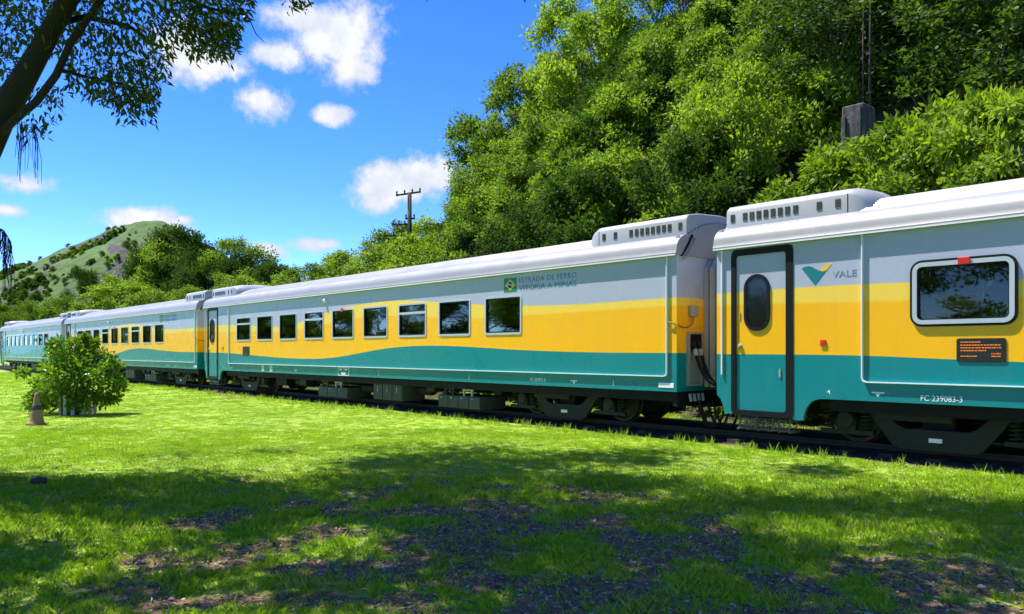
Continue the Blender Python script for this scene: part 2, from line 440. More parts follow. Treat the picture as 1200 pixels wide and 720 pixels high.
# ---------------------------------------------------------------- mesh builder
class MB:
    def __init__(s):
        s.v = []; s.f = []
    def add(s, vs, fs):
        o = len(s.v)
        s.v += [tuple(p) for p in vs]
        s.f += [tuple(i + o for i in f) for f in fs]
        return s
    def box(s, x0, x1, y0, y1, z0, z1):
        return s.add([(x0, y0, z0), (x1, y0, z0), (x1, y1, z0), (x0, y1, z0), (x0, y0, z1), (x1, y0, z1), (x1, y1, z1), (x0, y1, z1)],
                     [(0, 3, 2, 1), (4, 5, 6, 7), (0, 1, 5, 4), (1, 2, 6, 5), (2, 3, 7, 6), (3, 0, 4, 7)])
    def prism(s, pts, a0, a1, axis='y'):
        # pts: 2D outline; extruded from a0 to a1. axis y: (x,z); axis x: (y,z); axis z: (x,y)
        n = len(pts)
        def P(p, a):
            return (p[0], a, p[1]) if axis == 'y' else ((a, p[0], p[1]) if axis == 'x' else (p[0], p[1], a))
        vs = [P(p, a0) for p in pts] + [P(p, a1) for p in pts]
        fs = [tuple(range(n)), tuple(range(2 * n - 1, n - 1, -1))]
        fs += [(i, i + n, (i + 1) % n + n, (i + 1) % n) for i in range(n)]
        return s.add(vs, fs)
    def ring(s, o, i, a0, a1, axis='y'):
        n = len(o)
        def P(p, a):
            return (p[0], a, p[1]) if axis == 'y' else ((a, p[0], p[1]) if axis == 'x' else (p[0], p[1], a))
        vs = [P(p, a0) for p in o] + [P(p, a0) for p in i] + [P(p, a1) for p in o] + [P(p, a1) for p in i]
        fs = []
        for k in range(n):
            j = (k + 1) % n
            fs += [(k, j, n + j, n + k), (2 * n + j, 2 * n + k, 3 * n + k, 3 * n + j), (j, k, 2 * n + k, 2 * n + j), (n + k, n + j, 3 * n + j, 3 * n + k)]
        return s.add(vs, fs)
    def tube(s, path, rad, seg=8, cap=True):
        path = [Vector(p) for p in path]
        n = len(path)
        rads = rad if isinstance(rad, (list, tuple)) else [rad] * n
        ref = Vector((0, 0, 1))
        d0 = (path[1] - path[0]).normalized()
        if abs(d0.z) > 0.9:
            ref = Vector((1, 0, 0))
        rings = []
        for k in range(n):
            d = (path[min(k + 1, n - 1)] - path[max(k - 1, 0)]).normalized()
            a = d.cross(ref)
            if a.length < 1e-4:
                a = d.cross(Vector((0, 1, 0)))
            a.normalize()
            b = d.cross(a).normalized()
            ref = b.cross(d) if False else ref
            rings.append([path[k] + (a * math.cos(2 * math.pi * q / seg) + b * math.sin(2 * math.pi * q / seg)) * rads[k] for q in range(seg)])
        vs = [p for r in rings for p in r]
        fs = []
        for k in range(n - 1):
            for q in range(seg):
                w = (q + 1) % seg
                fs.append((k * seg + q, k * seg + w, (k + 1) * seg + w, (k + 1) * seg + q))
        if cap:
            fs.append(tuple(range(seg - 1, -1, -1)))
            fs.append(tuple((n - 1) * seg + q for q in range(seg)))
        return s.add(vs, fs)
    def lathe(s, prof, seg=24, axis='z', c=(0, 0, 0)):
        # prof: (radius, height) pairs
        vs = []
        for r, h in prof:
            for q in range(seg):
                t = 2 * math.pi * q / seg
                a, b = r * math.cos(t), r * math.sin(t)
                p = (a, b, h) if axis == 'z' else ((a, h, b) if axis == 'y' else (h, a, b))
                vs.append((p[0] + c[0], p[1] + c[1], p[2] + c[2]))
        fs = []
        n = len(prof)
        for k in range(n - 1):
            for q in range(seg):
                w = (q + 1) % seg
                fs.append((k * seg + q, k * seg + w, (k + 1) * seg + w, (k + 1) * seg + q))
        fs.append(tuple(range(seg - 1, -1, -1)))
        fs.append(tuple((n - 1) * seg + q for q in range(seg)))
        return s.add(vs, fs)
    def mesh(s, name, mat=None, smooth=False, fix=True):
        me = bpy.data.meshes.new(name)
        me.from_pydata(s.v, [], s.f)
        if fix:
            bm = bmesh.new(); bm.from_mesh(me)
            bmesh.ops.recalc_face_normals(bm, faces=bm.faces)
            bm.to_mesh(me); bm.free()
        if mat is not None:
            me.materials.append(MAT[mat] if isinstance(mat, str) else mat)
        if smooth:
            for p in me.polygons:
                p.use_smooth = True
        me.update()
        return me

def link(name, me, parent=None, loc=None):
    o = bpy.data.objects.new(name, me)
    COL.objects.link(o)
    if parent is not None:
        o.parent = parent
    if loc is not None:
        o.location = loc
    return o
def empty(name, loc=(0, 0, 0), rz=0.0):
    o = bpy.data.objects.new(name, None)
    o.empty_display_size = 0.3
    COL.objects.link(o)
    o.location = loc
    o.rotation_euler = (0, 0, rz)
    return o
def tag(o, label=None, cat=None, group=None, kind=None):
    if label: o['label'] = label
    if cat: o['category'] = cat
    if group: o['group'] = group
    if kind: o['kind'] = kind
    return o
def rrect(x0, x1, z0, z1, r, n=5):
    pts = []
    for cx, cz, a0 in ((x1 - r, z0 + r, -90), (x1 - r, z1 - r, 0), (x0 + r, z1 - r, 90), (x0 + r, z0 + r, 180)):
        for k in range(n + 1):
            a = R(a0 + 90.0 * k / n)
            pts.append((cx + r * math.cos(a), cz + r * math.sin(a)))
    return pts
def auto_smooth(o, ang=35):
    me = o.data
    bm = bmesh.new(); bm.from_mesh(me)
    for e in bm.edges:
        if len(e.link_faces) == 2 and e.calc_face_angle(0) > R(ang):
            e.smooth = False
    for f in bm.faces:
        f.smooth = True
    bm.to_mesh(me); bm.free()
CACHE = {}
def part(name, key, fn, mat, parent, smooth=False, bevel=0.0, label=None, loc=None):
    """a mesh part; alike parts of other coaches share its mesh data"""
    k = (name, key, mat)
    if k not in CACHE:
        mb = MB(); fn(mb)
        me = mb.mesh(name, mat)
        CACHE[k] = me
        new = True
    else:
        new = False
    o = link(name, CACHE[k], parent, loc)
    if new and smooth:
        auto_smooth(o)
    if bevel:
        b = o.modifiers.new('bevel', 'BEVEL'); b.width = bevel; b.segments = 2; b.limit_method = 'ANGLE'
    if label:
        o['label'] = label
    return o
def bez(p0, p1, p2, p3, n=12):
    p0, p1, p2, p3 = map(Vector, (p0, p1, p2, p3))
    return [p0 * (1 - t) ** 3 + p1 * 3 * t * (1 - t) ** 2 + p2 * 3 * t * t * (1 - t) + p3 * t ** 3 for t in [k / n for k in range(n + 1)]]

# mesh from big numpy arrays of quads
def quads_mesh(name, V, mat, tint=None, vpf=4):
    n = len(V) // vpf
    me = bpy.data.meshes.new(name)
    me.vertices.add(len(V)); me.vertices.foreach_set('co', np.ascontiguousarray(V, dtype=np.float32).ravel())
    me.loops.add(n * vpf); me.loops.foreach_set('vertex_index', np.arange(n * vpf, dtype=np.int32))
    me.polygons.add(n)
    me.polygons.foreach_set('loop_start', np.arange(0, n * vpf, vpf, dtype=np.int32))
    me.update(calc_edges=True)
    if tint is not None:
        a = me.attributes.new('tint', 'FLOAT', 'FACE')
        a.data.foreach_set('value', np.asarray(tint, dtype=np.float32))
    me.materials.append(MAT[mat])
    me.validate()
    return me
def leaves(P, N, L, W, rng, droop=0.25, up=0.3):
    """folded diamond leaves at P pointing roughly along N"""
    n = len(P)
    d = N + rng.normal(0, 0.6, (n, 3)); d[:, 2] -= droop
    d /= np.linalg.norm(d, axis=1)[:, None] + 1e-9
    t = rng.normal(0, 1, (n, 3)); t[:, 2] *= 0.45
    s = np.cross(d, t); s /= np.linalg.norm(s, axis=1)[:, None] + 1e-9
    s[:, 2] *= 0.6
    nn = np.cross(s, d)
    LL = (L * rng.uniform(0.65, 1.3, n))[:, None]; WW = (W * rng.uniform(0.7, 1.25, n))[:, None]
    V = np.empty((n, 4, 3))
    V[:, 0] = P
    V[:, 1] = P + d * LL * 0.45 + s * WW * 0.5 + nn * WW * 0.12
    V[:, 2] = P + d * LL
    V[:, 3] = P + d * LL * 0.45 - s * WW * 0.5 + nn * WW * 0.12
    return V.reshape(-1, 3)

# ---------------------------------------------------------------- terrain functions
def lawn_z(x, y):
    return (fbm(x * 0.5, y * 0.5, 3, 3) - 0.5) * 0.05
SKY_U = [250, 300, 345, 375, 405, 440, 475, 497, 510, 520, 545, 570, 600, 640, 665, 690, 760, 1300]
SKY_V = [348, 332, 322, 312, 297, 282, 270, 240, 205, 172, 150, 118, 86, 66, 22, -10, -60, -60]
def hill_h(x, y):
    hx = np.interp(x, [-95, -64, -50, -43, -38, -33, -28, -20, 10, 40], [0.0, 0.6, 1.6, 3.2, 6.0, 9.0, 12.0, 15.0, 17.0, 17.0])
    n = (fbm(np.asarray(x) * 0.22, np.asarray(y) * 0.22, 11, 4) - 0.5)
    r = sstep(15.6, 31.0, y)
    r2 = sstep(30, 60, y) * 0.35
    return hx * (r + r2) + n * 3.2 * r + n * 0.5 * sstep(14.8, 16.5, y)

# bare / littered ground: mostly inside the shade of the big tree
def bare_f(x, y):
    x = np.asarray(x, float); y = np.asarray(y, float)
    u, v, f = project(x, y, 0 * x)
    core = 1 - sstep(0.35, 1.0, np.hypot((x + 4.6) / 6.4, (y - 4.2) / 3.7))
    n = fbm(x * 0.9, y * 0.9, 31, 4)
    n2 = fbm(x * 2.6, y * 2.6, 41, 3)
    b = core * 0.50 + (n - 0.5) * 1.3 + (n2 - 0.5) * 2.4
    near = sstep(0.18, 0.72, b) * np.clip(core * 2.2, 0, 1)
    edge = sstep(11.5, 11.85, y + (n - 0.5) * 0.7) * (1 - sstep(14.0, 14.5, y + (n - 0.5) * 0.8))
    worn = (1 - sstep(0.3, 1.0, np.hypot((x + 28.3) / 3.4, (y - 11.2) / 0.62))) * sstep(0.3, 0.6, n2 + 0.1)
    return np.clip(np.maximum(np.maximum(near, edge), worn), 0, 1)

# ---------------------------------------------------------------- lawn (one sheet to the horizon)
def axis(a, b, step, lo, hi):
    mid = np.arange(a, b + 1e-6, step)
    left = [a]; s = step
    while left[-1] > lo:
        s *= 1.55; left.append(max(lo, left[-1] - s))
    right = [b]; s = step
    while right[-1] < hi:
        s *= 1.55; right.append(min(hi, right[-1] + s))
    return np.array(list(reversed(left[1:])) + list(mid) + right[1:])
xs = axis(-36, 3, 0.16, -2600, 2600)
ys = axis(-1, 16, 0.16, -2600, 2600)
GX, GY = np.meshgrid(xs, ys)
GZ = lawn_z(GX, GY) * (1 - sstep(40, 120, np.hypot(GX, GY))) - 0.02
nx, ny = len(xs), len(ys)
V = np.stack([GX, GY, GZ], -1).reshape(-1, 3)
me = bpy.data.meshes.new('lawn')
idx = np.arange(nx * ny).reshape(ny, nx)
Q = np.stack([idx[:-1, :-1], idx[:-1, 1:], idx[1:, 1:], idx[1:, :-1]], -1).reshape(-1, 4)
me.vertices.add(len(V)); me.vertices.foreach_set('co', V.astype(np.float32).ravel())
me.loops.add(Q.size); me.loops.foreach_set('vertex_index', Q.astype(np.int32).ravel())
me.polygons.add(len(Q)); me.polygons.foreach_set('loop_start', np.arange(0, Q.size, 4, dtype=np.int32))
me.update(calc_edges=True)
at = me.attributes.new('bare', 'FLOAT', 'POINT')
at.data.foreach_set('value', bare_f(V[:, 0], V[:, 1]).astype(np.float32))
m, nt, out = new_mat('lawn_ground')
geo = nt.n('ShaderNodeNewGeometry'); pos = geo.outputs['Position']
ab = nt.n('ShaderNodeAttribute', {'attribute_name': 'bare'})
n1 = nt.noise(pos, 0.6, 5, 0.6); n2 = nt.noise(pos, 14.0, 5, 0.7); n3 = nt.noise(pos, 60.0, 3, 0.7); n4 = nt.noise(pos, 2.5, 4, 0.6)
gcol = nt.mix(nt.rng(n1.outputs[0], 0.3, 0.7), (0.165, 0.28, 0.012), (0.325, 0.46, 0.026))
gcol = nt.mix(nt.math('MULTIPLY', nt.rng(n2.outputs[0], 0.45, 0.75), 0.55), gcol, (0.08, 0.15, 0.012))
gcol = nt.mix(nt.math('MULTIPLY', nt.rng(n4.outputs[0], 0.56, 0.75), 0.35), gcol, (0.26, 0.25, 0.075))
scol = nt.mix(nt.rng(n2.outputs[0], 0.3, 0.72), (0.095, 0.052, 0.019), (0.32, 0.19, 0.075))
scol = nt.mix(nt.rng(n3.outputs[0], 0.52, 0.72), scol, (0.36, 0.26, 0.15))
scol = nt.mix(nt.math('MULTIPLY', nt.rng(n4.outputs[0], 0.54, 0.66), 0.55), scol, (0.13, 0.135, 0.018))
fb = nt.rng(nt.math('ADD', ab.outputs['Fac'], nt.math('MULTIPLY', nt.math('SUBTRACT', n2.outputs[0], 0.5), 0.9)), 0.32, 0.62)
hgt = nt.math('ADD', nt.math('MULTIPLY', n2.outputs[0], 0.7), nt.math('MULTIPLY', n3.outputs[0], 0.4))
principled(nt, out, Base__Color=nt.mix(fb, gcol, scol), Roughness=0.95, Normal=nt.bump(hgt, 0.9, 0.05))
me.materials.append(m)
for p in me.polygons: p.use_smooth = True
lawn = tag(link('lawn', me), kind='structure')
lawn['label'] = 'sunlit lawn with bare littered soil under the big tree'

# ---------------------------------------------------------------- wooded bank behind the train
hx = np.concatenate([np.arange(-110, -60, 2.0), np.arange(-60, 14, 0.5), np.arange(14, 60, 3.0)])
hy = np.concatenate([np.arange(14.8, 36, 0.5), np.arange(36, 80, 3.0)])
HX, HY = np.meshgrid(hx, hy)
HZ = hill_h(HX, HY) + 0.02
def grid_mesh(name, X, Y, Z):
    ny, nx = X.shape
    V = np.stack([X, Y, Z], -1).reshape(-1, 3)
    idx = np.arange(nx * ny).reshape(ny, nx)
    Q = np.stack([idx[:-1, :-1], idx[:-1, 1:], idx[1:, 1:], idx[1:, :-1]], -1).reshape(-1, 4)
    me = bpy.data.meshes.new(name)
    me.vertices.add(len(V)); me.vertices.foreach_set('co', V.astype(np.float32).ravel())
    me.loops.add(Q.size); me.loops.foreach_set('vertex_index', Q.astype(np.int32).ravel())
    me.polygons.add(len(Q)); me.polygons.foreach_set('loop_start', np.arange(0, Q.size, 4, dtype=np.int32))
    me.update(calc_edges=True)
    for p in me.polygons: p.use_smooth = True
    return me, V
me, _ = grid_mesh('hill', HX, HY, HZ)
m, nt, out = new_mat('bank_soil_and_rock')
geo = nt.n('ShaderNodeNewGeometry'); pos = geo.outputs['Position']
n1 = nt.noise(pos, 0.35, 6, 0.65, 0.5); n2 = nt.noise(pos, 3.5, 6, 0.7); n3 = nt.noise(pos, 14, 4, 0.7)
c = nt.mix(n2.outputs[0], (0.028, 0.021, 0.014), (0.085, 0.062, 0.042))
c = nt.mix(nt.rng(n1.outputs[0], 0.50, 0.66), c, (0.065, 0.058, 0.05))
c = nt.mix(nt.math('MULTIPLY', nt.rng(n3.outputs[0], 0.5, 0.7), 0.5), c, (0.05, 0.08, 0.015))
principled(nt, out, Base__Color=c, Roughness=0.95, Normal=nt.bump(n2.outputs[0], 1.0, 0.35))
me.materials.append(m)
tag(link('hill', me), kind='structure')['label'] = 'steep wooded bank of soil and rock behind the train'

# ---------------------------------------------------------------- far mountain
def cam_xy(r, f):
    return YAW_S * r - YAW_C * f, YAW_C * r + YAW_S * f
MU = [-420, -250, -120, -60, 0, 20, 60, 100, 130, 150, 165, 182, 205, 225, 260, 330, 420, 560]
MV = [412, 396, 362, 340, 321, 313, 297, 281, 270.5, 266, 264, 264.5, 271, 284, 302, 345, 395, 412]
fr_ = np.linspace(0, 1, 110); ur = np.linspace(-420, 560, 330)
UU, FF = np.meshgrid(ur, fr_)
DEP = 380 + FF * 620
prof = np.interp(UU, MU, MV)
ridge_dep = 720.0
peak = (HOR - prof) / F_PX * ridge_dep
fall = np.where(DEP < ridge_dep, sstep(380, ridge_dep, DEP) ** 0.8, 1 - sstep(ridge_dep, 1000, DEP))
RR = (UU - 600) / F_PX * DEP
nzm = fbm(RR * 0.016, DEP * 0.016, 51, 5) - 0.5
nzs = fbm(RR * 0.07, DEP * 0.07, 53, 4) - 0.5
MZ = CAM_H + peak * fall + (nzm * 30 + nzs * 9) * fall * np.clip(peak / 50, 0, 1) * np.clip(np.abs(DEP - ridge_dep) / 60, 0.06, 1)
MZ = MZ - 2.5
# rock faces: places in the picture where bare rock shows
pu, pv = UU, HOR - F_PX * (MZ - CAM_H) / DEP
def blob(u0, v0, ru, rv):
    return np.clip(1.25 - np.hypot((pu - u0) / ru, (pv - v0) / rv), 0, 1)
rock = np.maximum.reduce([blob(152, 303, 15, 14), blob(190, 277, 14, 7), blob(172, 290, 11, 6), blob(134, 291, 7, 5), blob(140, 318, 9, 9)])
rock = np.clip((rock + nzs * 1.4 + 0.05) * 2.4, 0, 1)
MZ = MZ - rock * 2.0
MXw, MYw = cam_xy(RR, DEP)
me, Vm = grid_mesh('mountain', MXw, MYw, MZ)
at = me.attributes.new('rock', 'FLOAT', 'POINT'); at.data.foreach_set('value', rock.reshape(-1).astype(np.float32))
woodf = np.clip(0.5 + (fbm(RR * 0.03, DEP * 0.03, 61, 4) - 0.5) * 5.0 + (MZ * -0.020) + 0.95, 0, 1)
at = me.attributes.new('wood', 'FLOAT', 'POINT'); at.data.foreach_set('value', woodf.reshape(-1).astype(np.float32))
m, nt, out = new_mat('mountain_pasture_and_rock')
geo = nt.n('ShaderNodeNewGeometry'); pos = geo.outputs['Position']
ar = nt.n('ShaderNodeAttribute', {'attribute_name': 'rock'}); aw = nt.n('ShaderNodeAttribute', {'attribute_name': 'wood'})
n1 = nt.noise(pos, 0.02, 6, 0.65, 0.4); n2 = nt.noise(pos, 0.12, 5, 0.7)
c = nt.mix(nt.rng(n1.outputs[0], 0.35, 0.65), (0.030, 0.078, 0.007), (0.070, 0.135, 0.012))
c = nt.mix(nt.math('MULTIPLY', nt.rng(n2.outputs[0], 0.48, 0.66), 0.75), c, (0.035, 0.065, 0.014))
c = nt.mix(nt.math('MULTIPLY', aw.outputs['Fac'], 0.85), c, nt.mix(n2.outputs[0], (0.03, 0.06, 0.014), (0.075, 0.12, 0.022)))
rk = nt.mix(n2.outputs[0], (0.022, 0.02, 0.022), (0.06, 0.055, 0.058))
c = nt.mix(nt.rng(ar.outputs['Fac'], 0.3, 0.6), c, rk)
principled(nt, out, Base__Color=c, Roughness=0.95, Normal=nt.bump(n2.outputs[0], 0.8, 4.0))
me.materials.append(m)
tag(link('mountain', me), kind='structure')['label'] = 'green mountain with dark rock faces far behind the train'

# ---------------------------------------------------------------- railway track
m, nt, out = new_mat('track_bed_soil')
geo = nt.n('ShaderNodeNewGeometry'); pos = geo.outputs['Position']
n1 = nt.noise(pos, 9, 6, 0.7); n2 = nt.noise(pos, 35, 4, 0.7)
c = nt.mix(n1.outputs[0], (0.02, 0.016, 0.013), (0.06, 0.05, 0.04))
c = nt.mix(nt.rng(n2.outputs[0], 0.56, 0.75), c, (0.10, 0.09, 0.075))
principled(nt, out, Base__Color=c, Roughness=0.95, Normal=nt.bump(nt.math('ADD', n1.outputs[0], n2.outputs[0]), 1.0, 0.06))
TX = np.concatenate([np.arange(-130, -40, 1.0), np.arange(-40, 20, 0.25)]); TY = np.arange(11.75, 14.6, 0.14)
BX, BY = np.meshgrid(TX, TY)
wob = (fbm(BX * 0.7, BY * 0.7, 71, 3) - 0.5)
BZ = 0.015 + 0.03 * np.sin(np.clip((BY - 11.75) / 2.8, 0, 1) * math.pi) + wob * 0.03
BYw = BY + np.where(BY < 11.8, (fbm(BX * 0.8, BX * 0, 73, 4) - 0.5) * 0.5, 0)
BZ[0, :] = -0.05
tb, _ = grid_mesh('track', BX, BYw, BZ)
tb.materials.append(m)
track = tag(link('track', tb), kind='structure')
track['label'] = 'shaded earth bed with rails and sleepers under the coaches'
rail_prof = [(-0.055, 0.0), (0.055, 0.0), (0.055, 0.012), (0.01, 0.03), (0.01, 0.085), (0.034, 0.095), (0.034, 0.125), (-0.034, 0.125), (-0.034, 0.095), (-0.01, 0.085), (-0.01, 0.03), (-0.055, 0.012)]
rail_me = MB().prism(rail_prof, -130, 20, 'x').mesh('rail', 'rail')
for yy in (12.40, 13.40):
    link('rail', rail_me, track, (0, yy, 0.045))
sl_me = MB().box(-0.1, 0.1, -1.0, 1.0, -0.09, 0.045).mesh('sleeper', 'sleeper')
for k in range(150):
    o = link('sleeper', sl_me, track, (-86 + k * 0.66, 12.9 + rnd.uniform(-0.03, 0.03), 0.03 + rnd.uniform(-0.01, 0.006)))
    o.rotation_euler = (0, 0, rnd.uniform(-0.02, 0.02))

# ---------------------------------------------------------------- train
Y1 = 2.8                 # coach width
SILL, GUT = 0.885, 3.39
WIN_X = [3.20 + 1.80 * k for k in range(9)]
WIN_W, WZ0, WZ1 = 1.27, 2.00, 2.88
HOPPER = (0, 3, 6)
def side_wall(mb, y, holes, door):
    xsx = sorted(set([0.0, COACH_L] + [a for h in holes for a in (h[0], h[1])] + ([0.30, 1.39] if door else [])))
    zs = sorted(set([SILL, GUT, WZ0 + 0.04, WZ1 - 0.04] + ([3.32] if door else [])))
    for a, b in zip(xsx[:-1], xsx[1:]):
        for c, d in zip(zs[:-1], zs[1:]):
            xm, zm = (a + b) / 2, (c + d) / 2
            if any(h[0] < xm < h[1] and WZ0 + 0.04 < zm < WZ1 - 0.04 for h in holes): continue
            if door and 0.30 < xm < 1.39 and zm < 3.32: continue
            mb.add([(a, y, c), (b, y, c), (b, y, d), (a, y, d)], [(0, 1, 2, 3)])
    if door:
        mb.add([(x, y, z) for x, z in [(0, SILL), (0.02, 0.86), (0.075, 0.80), (0.12, 0.70), (0.15, 0.56), (0.30, 0.56), (0.30, SILL)]], [tuple(range(7))])
        arch = [(1.39, SILL), (1.39, 0.53), (1.57, 0.53), (1.58, 0.62), (1.61, 0.71), (1.66, 0.79), (1.73, 0.85), (1.82, 0.878), (1.90, SILL)]
        mb.add([(x, y, z) for x, z in arch], [tuple(range(len(arch)))])
def roof_profile():
    pts = []
    half = [(-0.065, 3.375), (-0.07, 3.40), (-0.055, 3.43), (-0.045, 3.47)]
    for k in range(1, 8):
        a = R(90 * k / 8)
        half.append((-0.045 + 0.36 * (1 - math.cos(a)), 3.47 + 0.29 * math.sin(a)))
    # corrugated top
    n = 30
    y0 = 0.33
    for k in range(n + 1):
        y = y0 + (1.4 - y0) * k / n
        t = (1.4 - y) / (1.4 - y0)
        z = 3.765 + 0.295 * (1 - t ** 2)
        half.append((y, z + (0.03 if k % 3 == 1 else 0.0)))
    full = half + [(2.8 - y, z) for y, z in reversed(half[:-1])]
    return full
ROOF = roof_profile()
def fn_roof(mb):
    mb.prism(ROOF, -0.04, COACH_L + 0.03, 'x')
def ac_profile(s=0.0):
    # cross-section of the roof unit (y, z)
    return [(0.30 + s, 3.70), (0.30 + s, 4.04 - s * 0.6), (0.32 + s, 4.10 - s * 0.6), (0.38 + s, 4.145 - s * 0.6), (0.7, 4.20 - s * 0.6), (1.4, 4.24 - s * 0.6), (2.1, 4.20 - s * 0.6),
            (2.42 - s, 4.145 - s * 0.6), (2.48 - s, 4.10 - s * 0.6), (2.50 - s, 4.04 - s * 0.6), (2.50 - s, 3.70)]
def fn_ac(flip):
    def f(mb):
        secs = [(0.0, 0.02), (0.02, 0.0), (2.12, 0.0), (2.20, 0.02), (2.28, 0.075), (2.36, 0.17), (2.43, 0.32), (2.48, 0.52), (2.50, 0.60)]
        n = len(ac_profile()); vs = []
        for d, s in secs:
            x = d if not flip else COACH_L - d
            for (y, z) in ac_profile():
                k = 1.0
                yy = y + (s * 0.3 if y < 1.4 else -s * 0.3 if y > 1.4 else 0)
                zz = 3.70 + (z - 3.70) * (1 - min(0.97, s * 1.55))
                vs.append((x, yy, zz))
        fs = []
        for a in range(len(secs) - 1):
            for b in range(n - 1):
                fs.append((a * n + b, a * n + b + 1, (a + 1) * n + b + 1, (a + 1) * n + b))
        fs.append(tuple(range(n))); fs.append(tuple((len(secs) - 1) * n + b for b in range(n)))
        mb.add(vs, fs)
    return f
def fn_louvre(x, z, flip):
    # one louvred vent: a dark slot with slanted slats
    def f(mb):
        x0 = x if not flip else COACH_L - x - 0.10
        for k in range(6):
            zz = z + 0.01 + k * 0.023
            mb.add([(x0, 0.291, zz), (x0 + 0.085, 0.291, zz), (x0 + 0.085, 0.299, zz + 0.016), (x0, 0.299, zz + 0.016)], [(0, 1, 2, 3)])
            mb.box(x0, x0 + 0.085, 0.294, 0.302, zz, zz + 0.013)
    return f
def fn_window(x0, x1, z0, z1, r, w, yo, yi):
    return lambda mb: mb.ring(rrect(x0, x1, z0, z1, r), rrect(x0 + w, x1 - w, z0 + w, z1 - w, max(0.01, r - w)), yo, yi)
def text_mesh(key, txt, x0, x1, z0, z1, y, mat):
    """lettering fitted into a box on the coach side"""
    k = ('text', key)
    if k in CACHE: return CACHE[k]
    cu = bpy.data.curves.new('lettering', 'FONT'); cu.body = txt; cu.extrude = 0.002; cu.resolution_u = 3
    if key == 'line': cu.space_character = 1.15
    ob = bpy.data.objects.new('lettering', cu); COL.objects.link(ob)
    dg = bpy.context.evaluated_depsgraph_get(); dg.update()
    me = bpy.data.meshes.new_from_object(ob.evaluated_get(dg))
    COL.objects.unlink(ob); bpy.data.objects.remove(ob); bpy.data.curves.remove(cu)
    co = np.empty(len(me.vertices) * 3); me.vertices.foreach_get('co', co); co = co.reshape(-1, 3)
    mn, mx = co.min(0), co.max(0)
    X = x0 + (co[:, 0] - mn[0]) / (mx[0] - mn[0]) * (x1 - x0)
    Z = z0 + (co[:, 1] - mn[1]) / (mx[1] - mn[1]) * (z1 - z0)
    Yv = y - 0.0015 - co[:, 2]
    me.vertices.foreach_set('co', np.stack([X, Yv, Z], -1).astype(np.float32).ravel())
    me.materials.clear(); me.materials.append(MAT[mat]); me.update()
    CACHE[k] = me
    return me
def helix(cx, cy, z0, z1, r, wr, turns=5, n=12):
    return [(cx + r * math.cos(2 * math.pi * k / n), cy + r * math.sin(2 * math.pi * k / n), z0 + (z1 - z0) * k / (n * turns)) for k in range(n * turns + 1)]
BW = 1.29                # half wheelbase
